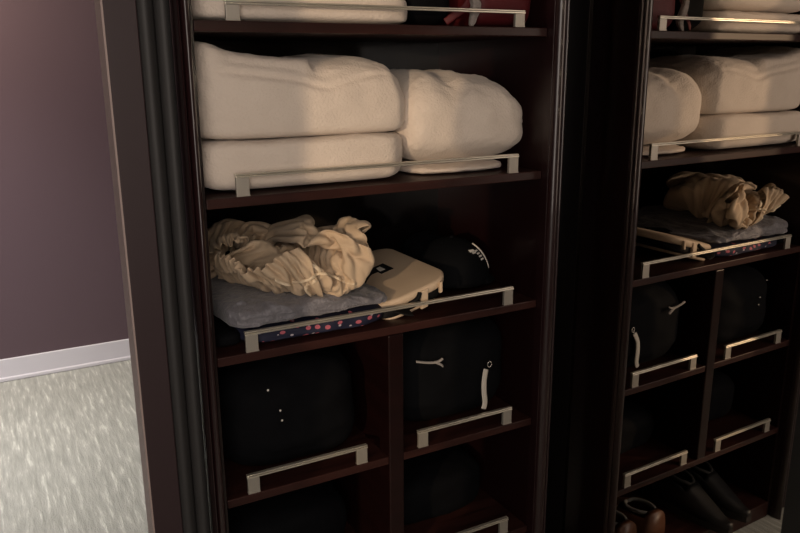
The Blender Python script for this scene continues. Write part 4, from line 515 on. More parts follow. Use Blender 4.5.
    173, 820, 536, -4, 24, -7, 15, 10, -68, 15, -32, 17, 3, -28, 7, 5, -20, 27, 14, 6, 43, -24, 25, -2, -7, -5, 49, 16, -26, 2, 1, 16, 51, -16, 32, 17, -5, 32, -18, 2, 29, -23,
    -3, 31, -8, 8, 21, -47, 12, -9, -63, 1, 33, -17, 0, 26, 41, -6, -17, 49, 5, 14, 58, -5, -26, 39, 12, 6, 60, 2, -7, 57, 7, -17, 33, 15, -20, -43, 16, -23, -11, -11, 4, 65,
    6, -25, 13, 7, -15, -58, 9, -9, 64, 6, -29, 15, 14, -10, -43, -15, 17, -58, 6, -29, -10, 9, -30, 34, 4, -9, -51, -13, 25, -38, 12, -5, -55, 3, -30, 35, 16, -20, -19, 5, -9, -51,
    -9, -1, -43, -25, 21, -19, 5, -5, -47, 10, -18, -26, 13, -14, -14, 24, -13, 9, 8, -20, -11, 10, -23, 11, -17, 8, 40, -4, -19, 54, 18, 3, -20, 20, -2, -38, 4, -23, 19, -21, 1, 31,
    162, 808, 416, 4, -25, 54, 15, 14, -29, 27, 4, -35, 19, -19, 5, 8, -16, 25, -6, -14, 36, -13, -1, 55, -31, 26, -16, -17, 1, 36, -9, 2, 64, -3, 33, 1, -9, 33, 3, 5, 28, -38,
    -2, 30, -21, -2, 28, -18, 16, 8, -61, 2, 37, -6, -5, 11, 58, -2, 2, 63, 0, -9, 68, -3, -14, 54, 13, -27, 25, 21, -20, 5, -5, -17, 57, 16, -21, 11, 14, -14, -62, 6, -15, 46,
    -17, -4, 53, 17, -23, 3, 14, -8, -58, 0, -27, 47, 16, -20, -10, -9, 6, -57, -9, 16, -59, 12, -28, 0, 4, -31, 42, 11, -3, -44, -13, 18, -59, 5, -4, -49, 7, -21, 47, 15, -21, 28,
    23, -11, -16, 3, -5, -59, -24, 14, -16, -8, -11, -49, 0, -18, -35, 27, -9, 6, 13, 0, 46, -1, -15, -51, -4, -17, -29, -1, -22, 11, 17, -5, -2, 20, -7, -12, 15, -15, 0, 14, 4, 18,
    207, 804, 356, -29, -7, -5, -2, -30, 33, 23, -11, 12, 23, 6, -34, -9, -32, 34, -22, -5, 37, -9, 8, 32, -28, 3, 29, -18, 16, 26, -11, 21, 25, -9, 27, 13, 15, 36, -24, 11, 22, -50,
    -1, 28, -19, -10, 29, -15, -9, 27, -25, -4, 25, 48, -3, 5, 65, 12, -22, 37, 14, -18, 43, -11, -10, 68, 4, -20, 50, 23, -15, -40, 4, -22, 36, 4, -16, 65, 10, -6, -60, 16, -20, 2,
    -15, -16, 63, 13, -24, 3, 10, 14, -66, 13, -20, -2, -7, -22, 54, 18, -24, -9, -4, 5, -61, -6, 9, -63, 9, -25, 1, 2, -20, 61, 12, -4, -48, -13, 1, -64, 14, -14, -20, 20, -16, 14,
    0, 1, 69, 19, -1, 18, 14, -6, -33, -4, -11, -46, -31, -11, -30, 0, -18, -36, 19, -3, 34, 21, 11, 33, 8, -19, -31, -23, -22, -33, 9, -16, -25, 24, 4, 14, 22, 8, 41, 17, 0, 7,
    218, 756, 298, -5, 30, -19, -20, 13, 17, -22, -21, 33, 12, -28, -11, -10, -24, 20, -21, -2, 43, -3, 32, 10, 1, 25, 20, -26, -20, 8, 6, 28, 31, -12, 26, 18, -23, 32, 4, 20, 0, -68,
    -7, 31, -7, -15, 27, 20, -15, 32, 6, 0, 4, 59, 11, -15, 46, 23, -24, 5, 2, -11, 50, 15, -22, 41, -22, 7, 48, 6, -20, 46, 5, -15, 44, 9, -28, 30, 17, -19, -25, 7, 10, -67,
    13, -27, -1, -13, -13, 60, 19, -18, -2, 5, 4, -67, 3, -20, 10, -5, -15, 68, 25, -18, 0, -7, 5, -61, -12, -8, -55, 11, -21, -11, 8, -4, 72, 28, 2, 0, -15, -15, -64, 4, -25, -27,
    19, -13, 11, 3, 19, 54, 25, -3, 23, 20, -12, -11, -2, -18, -47, -24, -10, -34, 15, -22, -13, 12, 3, 36, 24, 12, 29, 11, -6, -31, -19, -27, -15, -4, -18, -36, 27, 0, -4, 4, 16, 41,
    191, 720, 261, -7, 12, 23, -2, 21, -41, -12, 26, -31, -16, -19, 32, -17, -27, 36, 14, 21, 18, -2, 29, 12, -6, 25, 5, -17, 0, 50, -14, 9, 27, -26, -6, 12, -19, -11, 40, 0, 38, -44,
    -3, 29, -24, -9, 25, -27, -4, 1, 71, -7, 9, 61, 24, -20, 9, 2, 3, 59, -1, -10, 62, 11, -27, 18, 27, -21, -20, 11, -16, 42, -23, -5, 43, -4, -22, 51, 16, -27, 3, 6, 5, -68,
    17, -3, -41, 6, -26, 34, -12, -7, 61, 22, -20, -8, 0, -8, -70, 10, -13, 17, -6, -8, 72, 22, -17, 23, 3, -18, -45, -8, -21, -59, 23, -9, 5, 18, 15, 61, 16, 3, 28, -16, -27, -57,
    -1, -22, -20, 16, 2, 42, 17, 14, 35, 24, -2, 12, 7, -15, -26, -26, -6, -34, -4, -18, -39, 13, -13, -23, 22, -5, 15, 17, 22, 39, 21, -5, 22, 1, -30, -26, -5, -16, -41, 17, -7, -8,
    164, 732, 174, -5, -19, 46, -16, 10, 9, 2, 17, -61, -15, 27, -13, -8, 8, 46, 0, -29, 44, -9, 23, 38, -4, 28, -39, -11, 15, 42, 13, -35, 44, -2, -11, 50, -21, 22, -42, -17, 25, -28,
    -21, 23, -1, -21, 12, 44, -12, 10, 52, 2, -3, 63, 11, -3, 61, 29, -15, -3, 22, -11, 32, -28, -14, 27, 9, -16, 54, 25, -18, -39, 15, -16, 23, -30, -5, 34, -1, -25, 39, 22, -19, -10,
    8, -6, -69, 19, -13, -6, -7, -10, 55, -15, -5, 61, 19, -24, -8, 7, -7, -72, 22, -3, -3, -9, -5, 61, -8, -1, 61, 18, -14, 13, 8, -22, -47, 17, 20, 62, 19, -10, 25, -10, -29, -47,
    11, -18, -5, 15, 17, 56, 25, -3, 20, 12, -17, -5, 18, -27, -14, 13, 18, -34, -11, -12, -50, -3, -23, -20, 1, -25, -23, 18, 6, 39, 3, 28, 42, 19, -12, 10, 3, -27, -30, -11, -7, -48,
    144, 702, 104, -4, -20, 32, -16, 2, 51, -15, 21, 5, -3, 14, -54, -10, 34, -4, -12, 12, 54, 20, -31, 10, -19, 12, 32, -18, 30, 6, 20, -33, 50, -13, 11, 45, -16, 8, 48, -28, 22, -24,
    -17, 6, -34, 0, 6, 59, 22, 14, 41, 11, 2, 53, -32, -7, 17, 16, -14, 49, 31, -5, -20, 25, -17, 16, -28, -10, 20, -11, -17, 42, 27, -11, -23, 0, -26, 37, -30, -3, 6, 5, -18, 50,
    21, -21, -8, 13, -6, -67, 9, -18, 29, -15, -11, 63, 4, -9, 47, 21, -16, -14, 14, -7, -64, 23, -8, 15, -17, 0, 54, -4, -2, 63, 15, -16, 28, 23, -1, -41, -1, 7, 62, 14, -13, 22,
    5, -29, 6, 14, -10, -12, 10, 25, -36, 5, 6, -51, 10, -19, 53, 22, -3, -15, -8, 14, -51, -5, -10, -38, 11, -22, 31, 5, -18, 56, 9, -12, 20, 21, -1, 4, 18, -21, 5, 14, -7, -22,
    105, 720, 77, -1, -32, 3, -10, -19, 47, -14, 3, 42, -8, 25, 9, -7, 19, -56, -11, 27, 1, 2, -15, 49, -2, -19, 43, -17, 26, 2, 19, -25, 50, 16, -4, 54, -6, 36, -25, -3, 32, -21,
    -16, -18, 54, -14, -9, 46, -17, 7, 54, 32, 18, -9, 2, -6, 50, -31, -17, -5, 14, -9, 57, 31, -8, -33, 10, -29, 22, -31, 3, 2, 3, -22, 34, 28, -14, -13, -26, -18, 9, -12, -16, 47,
    0, -14, 49, 23, -16, -9, 16, -10, -61, 18, -10, 31, -15, -12, 55, -8, -16, 50, 20, -5, 18, 15, -5, -61, 21, -10, 25, -19, -9, 54, 3, -8, 49, 18, 8, -49, 20, 17, -14, 21, 0, 3,
    -11, -22, 46, -2, -30, 29, 14, 4, -37, 9, 19, -57, 16, -4, 13, -2, -10, 57, 19, -8, -13, 1, -13, -64, 13, -10, -22, 19, -5, 18, -15, -7, 48, 3, -16, 28, 15, -12, 17, 15, -3, 32,
    60, 731, 73, 5, -19, -26, -6, -37, 6, -9, -7, 50, -8, -9, 44, -12, 21, -25, -11, 28, -8, -5, 16, 51, 9, -36, 6, -14, 1, 51, 7, 0, 74, 15, 25, 25, -15, 23, -60, 2, 31, -27,
    -12, -4, 52, -6, -31, 28, 21, -15, 29, 26, -1, 60, 23, 7, 29, -25, -15, -29, -30, -2, 43, 23, -17, -6, 30, -21, -5, -29, -8, 11, -15, -18, 39, 29, -13, -15, 9, -26, 21, -28, -9, 18,
    -13, -9, 40, 0, -17, 57, 18, -13, 23, 16, -11, -46, 23, -15, -9, 3, -17, 52, -16, -7, 53, 19, -15, 8, 21, 6, -51, 10, -14, 34, -7, -8, 58, 16, 0, 36, 18, 11, -41, 11, 15, -41,
    20, 3, -15, -12, -32, 45, -7, -19, 22, 11, 7, -54, 17, -5, 18, -6, 0, 58, 5, 14, 54, 16, 6, 10, -1, -13, -54, 19, 8, 27, 11, 26, 13, -3, -14, 29, -12, -26, 1, 4, -20, 5,
]
# ------------------------------------------------------------------ the room
struct('floor', B(-4.4, 1.5, -3.9, 2.80, FLOOR - .05, FLOOR), M['carpet'])
struct('ceiling', B(-4.4, 1.5, -3.9, 2.80, 2.38, 2.43), M['ceil'])
WY = 2.715
struct('wall_back', B(-4.4, 1.5, WY, WY + .08, FLOOR, 2.38), M['wall'])
bb = B(-4.4, 1.5, WY - .014, WY, FLOOR, FLOOR + .118, bev=.004)
box(bb, -4.4, 1.5, WY - .022, WY, FLOOR, FLOOR + .022, bev=.006)
struct('baseboard_back', bb, M['base'])
struct('wall_left', B(-4.48, -4.4, -3.9, WY, FLOOR, 2.38), M['wall'])
struct('wall_right', B(1.42, 1.5, -3.9, WY, FLOOR, 2.38), M['front'])
# unseen wall added as occluder: its narrow gap trims the hall lamp to a band
bm = B(-4.4, SLIT[0], SLY - .006, SLY, FLOOR, 2.38); box(bm, SLIT[1], 1.42, SLY - .006, SLY, FLOOR, 2.38)
struct('slit_wall', bm, M['front'])
# end of the partition beside the wardrobe: plum panel, side face coloured as lit, charcoal ribbed jamb
struct('wall_partition', B(-.150, -.095, 0, .066, FLOOR, 2.38, bev=.002), M['pier'])
struct('trim_1', B(-.1535, -.150, .0, .066, FLOOR, 2.38), M['edge'])
pts = [(-.0955, .06)]
for i, (xa, xb) in enumerate([(-.0955, -.066), (-.062, -.037)]):
    for k in range(9):
        t = k / 8; pts.append((xa + (xb - xa) * t, .010 - .010 * math.sin(math.pi * t) * (1 if i < 1 else .8)))
    pts.append((xb + .0015, .02))
pts.append((-.0345, .06))
struct('trim_2', prism(pts, FLOOR, 2.38), M['jamb'], smooth=True, autosmooth=40)
struct('trim_3', B(.869, 1.06, .10, .125, FLOOR, 2.38), M['black_frame'])

# ------------------------------------------------------------------ the wardrobe
W, D = .80, .47
ward = thing('wardrobe', 'tall dark mahogany open wardrobe with five shelves and silver guard rails', 'wardrobe', (.4, .24, FLOOR))
TOP = 1.98
obj('side_panel', B(-.030, 0, .004, D, FLOOR, TOP), M['side'], ward)
obj('side_panel', B(W, W + .030, .004, D, FLOOR, TOP), M['side'], ward)
obj('back_panel', B(-.030, W + .030, D, D + .018, FLOOR, TOP), M['back'], ward)
obj('top_panel', B(-.030, W + .030, .0, D + .018, TOP, TOP + .02), M['wood'], ward)
def post(xin, s):
    """moulded upright: flat fillet, small bead, big rounded nose, small bead on the outer side"""
    y0 = -.022; wd = .040; pr = [(0, .004), (0, y0)]
    for c, r, d in ((.0155, .0145, .016), (.0352, .0044, .008)):
        n = 16 if r > .008 else 8
        for k in range(n + 1):
            a = math.pi * (1 - k / n); pr.append((c + r * math.cos(a), y0 - d * math.sin(a) - .0005))
    pr += [(wd, y0), (wd, .030), (.031, .030), (.031, .004)]
    if s < 0: pr = [(.012, .004), (.012, y0)] + [(.012 + x * .55, y) for x, y in pr[2:-4]] + [(.034, y0), (.034, .004)]
    return prism([(xin + s * x, y) for x, y in pr], FLOOR, TOP)
obj('upright', post(W, 1), M['wood_post'], ward, smooth=True, autosmooth=35)
obj('upright', post(0, -1), M['wood_post'], ward, smooth=True, autosmooth=35)
SH = {1: 1.4793, 2: 1.1553, 3: .8354, 4: .5169, 5: .2011}     # undersides
T = .0195
for i in (1, 2, 3):
    obj('shelf', B(.0005, W - .0005, 0, D, SH[i], SH[i] + T, bev=.002), M['wood_x'], ward)
DX = (.3835, .4225)
obj('shelf', B(.0005, DX[0], 0, D, SH[4], SH[4] + T, bev=.002), M['wood_x'], ward)
obj('shelf', B(DX[1], W - .0005, 0, D, SH[4], SH[4] + T, bev=.002), M['wood_x'], ward)
obj('shelf', B(.0005, W - .0005, 0, D, SH[5], SH[5] + T, bev=.002), M['wood_x'], ward)
dv = B(DX[0], DX[1], -.003, D, SH[5] + T, SH[3], bev=.004, seg=3)
obj('divider', dv, M['wood'], ward)
obj('base_panel', B(.0005, W - .0005, 0, D, FLOOR, -.062, bev=.002), M['wood_x'], ward)
def rail(x0, x1, z, h=.034):
    y = .006
    h += .0025
    bm = B(x0, x1, y - .0055, y + .0045, z + h, z + h + .0035, bev=.0010)
    box(bm, x0, x1, y - .0040, y + .0060, z + h + .0041, z + h + .0075, bev=.0012)
    r = obj('guard_rail', bm, M['nickel'], ward)
    for xa in (x0 + .001, x1 - .027):
        b = B(xa, xa + .026, y - .004, y + .004, z + .0015, z + h, bev=.001)
        box(b, xa - .0005, xa + .0265, y - .005, y + .005, z, z + .003, bev=.0006)
        obj('bracket', b, M['bracket'], r)
rail(.060, .738, SH[1] + T, .026); rail(.060, .733, SH[2] + T); rail(.060, .730, SH[3] + T)
rail(.046, .330, SH[4] + T); rail(.464, .738, SH[4] + T)
rail(.046, .330, SH[5] + T); rail(.464, .738, SH[5] + T)

# ------------------------------------------------------------------ mirrored door standing open at the right
md = thing('mirror_door', 'full length mirror door standing open at right, reflecting the shelves', 'mirror door', (.985, -.26, FLOOR))
def skew(bm):
    for v in bm.verts: v.co.x -= v.co.y * math.tan(MA)
    return bm
X0 = MXM
obj('mirror_panel', skew(B(X0, X0 + .004, -.60, .030, FLOOR + .02, 2.05)), M['mirror'], md)
fr = skew(B(X0 + .0045, X0 + .034, -.64, .098, FLOOR + .012, 2.06))
obj('door_leaf', fr, M['black_frame'], md)
obj('stile', skew(B(X0 - .0005, X0 + .004, .0305, .098, FLOOR + .012, 2.06)), M['black_frame'], md)
obj('stile', skew(B(X0 - .0005, X0 + .004, -.64, -.6005, FLOOR + .012, 2.06)), M['black_frame'], md)

# ------------------------------------------------------------------ shelf 1 (top)
Z1 = SH[1] + T
TG = 'thick cream towels on the two upper shelves'
o = obj('bath_towel', soft(.006, .482, .026, .40, Z1, Z1 + .062, ex=6, n=30, seed=3, amp=.004, fr=11, fuzz=.0016), M['terry'], smooth=True, origin=(.24, .2, Z1))
tag(o, 'folded cream towel lying directly on the topmost shelf behind its rail', 'towel', TG)
o = obj('bath_towel', soft(.008, .484, .030, .40, Z1 + .060, Z1 + .17, ex=5, n=30, seed=5, amp=.006, fr=9, fuzz=.0016), M['terry'], smooth=True, origin=(.24, .2, Z1 + .060))
tag(o, 'upper cream towel of the topmost shelf pile, cut off by the photo edge', 'towel', TG)
o = obj('folded_jacket', soft(.480, .598, .06, .36, Z1, Z1 + .16, ex=4, n=20, seed=8, amp=.012, fr=12), M['black_cloth'], smooth=True, origin=(.54, .2, Z1))
tag(o, 'black folded garment on the topmost shelf between cream towels and red bag', 'garment')
bag = thing('red_bag', 'deep red fabric bag at the right end of the topmost shelf', 'bag', (.70, .18, Z1))
obj('bag_body', soft(.628, .794, .032, .33, Z1, Z1 + .26, ex=7, n=24, seed=9, amp=.004, fr=9), M['red_bag'], bag, smooth=True)
hb = bmesh.new(); tube(hb, smooth_path([(.628, .05, Z1 + .12), (.607, .035, Z1 + .05), (.575, .045, Z1 + .022), (.560, .052, Z1 + .010)]), .004, flat=(.008, .0015, (0, -1, .3)))
obj('handle', hb, M['red_bag'], bag, smooth=True)
def lace(u, v, w, p):
    p.x += .010 * math.sin((p.z - Z1) * 45); p.y += .004 * math.sin((p.z - Z1) * 80); return p
o = obj('knit_scarf', soft(.604, .624, .024, .040, Z1 + .001, Z1 + .22, ex=4, n=16, seed=4, amp=.004, fr=40, shape=lace), M['lace'], smooth=True, origin=(.614, .03, Z1))
tag(o, 'narrow off-white knitted scarf end hanging in front of the red bag', 'scarf')

# ------------------------------------------------------------------ shelf 2: cream towels
Z2 = SH[2] + T
def t_low(u, v, w, p):
    if u > .75: p.y += .02 * (u - .75) * 4 * (1 - v)
    return p
o = obj('bath_towel', soft(.003, .474, .022, .40, Z2, Z2 + .103, ex=9, ez=5, top=9, n=40, seed=11, amp=.004, fr=8, shape=t_low, fuzz=.0016), M['terry'], smooth=True, origin=(.24, .2, Z2))
tag(o, 'lower folded cream towel of the left pile on the second shelf', 'towel', TG)
def t_top(u, v, w, p):
    if w > 0:   # higher at the left end, a shallow dip, rolled right end
        g = max(0, w)
        p.z += g * (.044 * math.exp(-((p.x + .005) / .060) ** 2) + .004 * math.sin(p.x * 22) )
    # crease under the turned-over upper flap
    kn = [(.03, 1.412), (.10, 1.404), (.20, 1.392), (.27, 1.374), (.31, 1.384), (.36, 1.398), (.45, 1.402)]
    zc = kn[-1][1]
    for (xa, za), (xb, zb) in zip(kn, kn[1:]):
        if xa <= p.x < xb: zc = za + (zb - za) * (p.x - xa) / (xb - xa)
    if v < -.2 and .03 < p.x < .45:
        m = min(1, (p.x - .03) / .05) * min(1, (.45 - p.x) / .12)
        p.y += m * (.010 * math.exp(-((p.z - zc) / .006) ** 2) + (.014 * min(1, max(0, p.z - zc) / .02)))
    if u > .5: p.x -= .030 * (u - .5) * 2 * max(0, w) - .006 * (u - .5) * 2 * max(0, -w)
    if u > .8: p.y += .03 * (u - .8) * 5 * (.5 - .5 * v)
    return p
o = obj('bath_towel', soft(.002, .481, .030, .41, Z2 + .102, Z2 + .264, ex=7, ez=3.4, left=9, bot=9, n=56, seed=12, amp=.006, fr=8, shape=t_top, fuzz=.0016), M['terry'], smooth=True, origin=(.24, .2, Z2 + .102))
tag(o, 'plump folded cream towel on top of the left pile, second shelf', 'towel', TG)
def t_roll(u, v, w, p):
    # two humps on top, falling away to the right
    if w > -.2:
        g = min(1, (w + .2) / .8)
        h = .004 * math.exp(-((p.x - .515) / .04) ** 2) - .014 * math.exp(-((p.x - .592) / .03) ** 2) - .006 * math.exp(-((p.x - .665) / .03) ** 2)
        h -= .18 * max(0, (p.x - .64))
        p.x -= .01 * max(0, u) * w
        p.z += g * h
    # long crease running down and right
    c = p.x - (.56 + .35 * (1.40 - p.z))
    if v < 0: p.y += .003 * math.exp(-(c / .02) ** 2) * max(0, min(1, (p.z - 1.24) / .05))
    if w < -.55: p.y += .030 * (-w - .55) * max(0, -v)
    return p
o = obj('bath_towel', soft(.464, .798, .040, .37, Z2 + .022, Z2 + .240, ex=7, ez=2.5, bot=3.6, n=56, seed=15, amp=.007, fr=9, shape=t_roll, fuzz=.0016), M['terry'], smooth=True, origin=(.63, .2, Z2 + .012))
tag(o, 'big rolled cream towel with rounded end, right side of the second shelf', 'towel', TG)
o = obj('hand_towel', soft(.490, .755, .050, .36, Z2, Z2 + .022, ex=4, n=26, seed=17, amp=.003, fr=14, fuzz=.0016), M['terry'], smooth=True, origin=(.62, .2, Z2))
tag(o, 'thin flat cream towel pressed under the big rolled towel', 'towel', TG)

# ------------------------------------------------------------------ shelf 3: crumpled linen on folded clothes, case, cap
Z3 = SH[3] + T
def wr(a, f, s):
    def g(u, v, w, p):
        k = noise.noise(Vector((p.x * f, p.y * f * .6, p.z * f * 2.2 + s)))
        if w > -.5: p.y += a * k * (1 - abs(u)) ; p.z += .5 * a * noise.noise(Vector((p.x * f * 1.3, p.y * f, s + 3))) * max(0, w)
        return p
    return g
o = obj('folded_pyjamas', soft(.052, .412, .016, .40, Z3, Z3 + .042, ex=5, n=34, seed=21, amp=.003, fr=14, shape=wr(.012, 18, 2)), M['print'], smooth=True, origin=(.22, .2, Z3))
tag(o, 'navy folded cloth with pink and white printed motifs, bottom of the clothes pile', 'folded clothes')
def grey(u, v, w, p):
    p.z -= .024 * max(0, (p.x - .24) / .16) ** 1.3 * (w * .5 + .5)
    q = Vector((p.x * 13 + p.z * 20, p.y * 9, p.z * 26 - p.x * 9))
    r1 = 1 - abs(noise.noise(q)) * 2.4; r2 = 1 - abs(noise.noise(q * 2.1 + Vector((7, 3, 1)))) * 2.4
    k = max(0, r1) ** 3 * .008 + max(0, r2) ** 3 * .004
    if v < 0 and w > -.8: p.y -= k * (-v)
    if w > 0: p.z += .6 * k * w
    p.z += .010 * max(0, -w) * max(0, (p.x - .10) / .3)
    return p
o = obj('folded_shirt', soft(.034, .412, .014, .43, Z3 + .041, Z3 + .088, ex=8, ez=6, n=60, seed=23, amp=.006, fr=17, shape=grey), M['grey_cloth'], smooth=True, origin=(.22, .2, Z3 + .041))
tag(o, 'grey blue wrinkled folded garment under the crumpled beige cloth', 'folded clothes')
o = obj('folded_sweater', soft(.006, .070, .040, .30, Z3, Z3 + .034, ex=4, n=18, seed=25, amp=.004, fr=20), M['black_cloth'], smooth=True, origin=(.04, .2, Z3))
tag(o, 'dark folded cloth peeking out left of the printed navy cloth', 'folded clothes')

def linen_cloth():
    NX, NY = 56, 80
    lo, hi = (-0.17356, -0.14567, 0.00327), (0.16857, 0.14533, 0.15941)
    co = []; k = 0                       # steps along each row of the sheet, in thousandths of its extent
    for j in range(NY):
        acc = [0, 0, 0]
        for i in range(NX):
            for c in range(3): 
                acc[c] += CLOTH[k]; k += 1
            co.append([lo[c] + acc[c] / 999 * (hi[c] - lo[c]) for c in range(3)])
    bm = bmesh.new()
    base = Z3 + .077
    vs = []
    for x, y, z in co:
        X = .203 + x * .96; Y = .002 + (y + .1457) * 1.32
        sx = (x + .16) / .33
        Zz = base + z * (.93 + .10 * max(0, min(1, sx)))
        # the pile under the cloth slopes down to the right
        Zz -= .020 * max(0, min(1, (sx - .5) * 2)) * max(0, 1 - z / .07)
        vs.append(bm.verts.new((X, Y, Zz)))
    for j in range(NY - 1):
        for i in range(NX - 1):
            a = j * NX + i; bm.faces.new((vs[a], vs[a + 1], vs[a + NX + 1], vs[a + NX]))
    return bm
lb = linen_cloth()
tree = BVHTree.FromBMesh(lb)
lin = thing('crumpled_robe', 'crumpled beige linen garment heaped on the grey folded clothes', 'garment', (.2, .2, Z3 + .086))
cl = obj('cloth', lb, M['linen'], lin, smooth=True)
sm = cl.modifiers.new('thick', 'SOLIDIFY'); sm.thickness = .0035; sm.offset = 0
cl.modifiers.new('smooth', 'SUBSURF').render_levels = 2
def draped(path, half, m, name, up=(0, -1, .6)):
    """a narrow tape lying on the front of the heap: each point is dropped onto the cloth along the view of the front"""
    out = []
    for x, z in path:
        h = tree_hit(Vector((x, -.3, z)), Vector((0, 1, -.12)))
        if h is not None: out.append(h + Vector((0, -.0035, .001)))
    if len(out) < 3: return
    bmt = bmesh.new(); tube(bmt, smooth_path(out, 4), .003, seg=8, flat=(half, .0012, up))
    obj(name, bmt, m, lin, smooth=True)
def tree_hit(o, d):
    r = tree.ray_cast(o, d); return r[0]
draped([(.13 + .016 * t, 1.035 - .012 * math.sin(t * .7) - .002 * t) for t in range(0, 12)], .0035, M['tape'], 'tie_belt')
draped([(.215 + .014 * math.sin(t * .8), 1.055 - t * .0085) for t in range(0, 11)], .0045, M['tape'], 'tie_belt')

case = thing('hard_case', 'off-white hard shell case with black strap lying tilted beside the beige garment', 'case', (.50, .2, Z3))
def tilt(bm, piv=(.37, 0, .893), s=.27):
    for v in bm.verts: v.co.z += s * (v.co.x - piv[0])
    return bm
def shell(x0, x1, y0, y1, z0, z1, r, rt):
    """rounded-corner lid with a soft top rim"""
    bm = bmesh.new(); rings = []
    def ring(ins, z):
        out = []
        rr = max(r - ins, .004)
        for (cx, cy, a0) in ((x1 - ins - rr, y1 - ins - rr, 0), (x0 + ins + rr, y1 - ins - rr, 90), (x0 + ins + rr, y0 + ins + rr, 180), (x1 - ins - rr, y0 + ins + rr, 270)):
            for k in range(9):
                a = R(a0 + k * 90 / 8); out.append(bm.verts.new((cx + rr * math.cos(a), cy + rr * math.sin(a), z)))
        return out
    prof = [(.004, z0), (0, z0 + .004), (0, z1 - rt)] + [(rt * (1 - math.cos(R(t))), z1 - rt + rt * math.sin(R(t))) for t in (20, 40, 60, 80, 90)] + [(rt + .02, z1 + .002), (rt + .05, z1 + .0035)]
    for i, z in prof: rings.append(ring(i, z))
    for a, b in zip(rings, rings[1:]):
        for k in range(len(a)): bm.faces.new((a[k], a[(k + 1) % len(a)], b[(k + 1) % len(a)], b[k]))
    bm.faces.new(rings[0]); bm.faces.new(rings[-1])
    return bm
CZ = .893
cx0, cx1, cy0, cy1 = .378, .572, .026, .375
obj('lid', tilt(shell(cx0, cx1, cy0, cy1, CZ - .022, CZ, .060, .008)), M['white_shell'], case, smooth=True, autosmooth=60)
obj('band', tilt(shell(cx0 + .006, cx1 - .006, cy0 + .006, cy1 - .006, CZ - .044, CZ - .0225, .05, .001)), M['black_strap'], case, smooth=True, autosmooth=50)
# the lower shell lies flatter: tilted less so that it rests on the shelf
obj('lower_shell', tilt(shell(cx0 + .012, cx1 - .035, cy0 + .012, cy1 - .012, CZ - .054, CZ - .0445, .05, .004)), M['white_shell'], case, smooth=True, autosmooth=50)
def zt(x): return CZ + .27 * (x - .37)
for xa, wd, lo_ in ((.484, .018, .050), (.534, .007, .032)):
    obj('clasp', tilt(B(xa, xa + wd, cy0 - .0035, cy0 + .006, CZ - lo_, CZ - .006, bev=.002)), M['white_shell'], case)
# tag on the lid, its pale print, strap round the left edge
tb = tilt(B(.466, .500, .188, .246, CZ + .0025, CZ + .0045, bev=.0005)); tg = obj('name_tag', tb, M['black_strap'], case)
obj('print', tilt(B(.471, .484, .203, .232, CZ + .0046, CZ + .0050)), M['white_plastic'], tg)
sb = bmesh.new(); tube(sb, smooth_path([(.470, .217, zt(.470) + .0045), (.445, .215, zt(.445) + .006), (.418, .195, zt(.418) + .010), (.405, .150, .899), (.402, .10, .893), (.412, .045, .884), (.432, .018, .878), (.452, .016, .874)]), .004, flat=(.0145, .002, (.35, -.3, 1)))
obj('strap', sb, M['black_strap'], case, smooth=True)
sb = bmesh.new(); tube(sb, smooth_path([(.452, .022, .893), (.462, .019, .898), (.473, .020, .905), (.480, .024, .914)]), .0055); 
obj('buckle', sb, M['black_strap'], case, smooth=True)

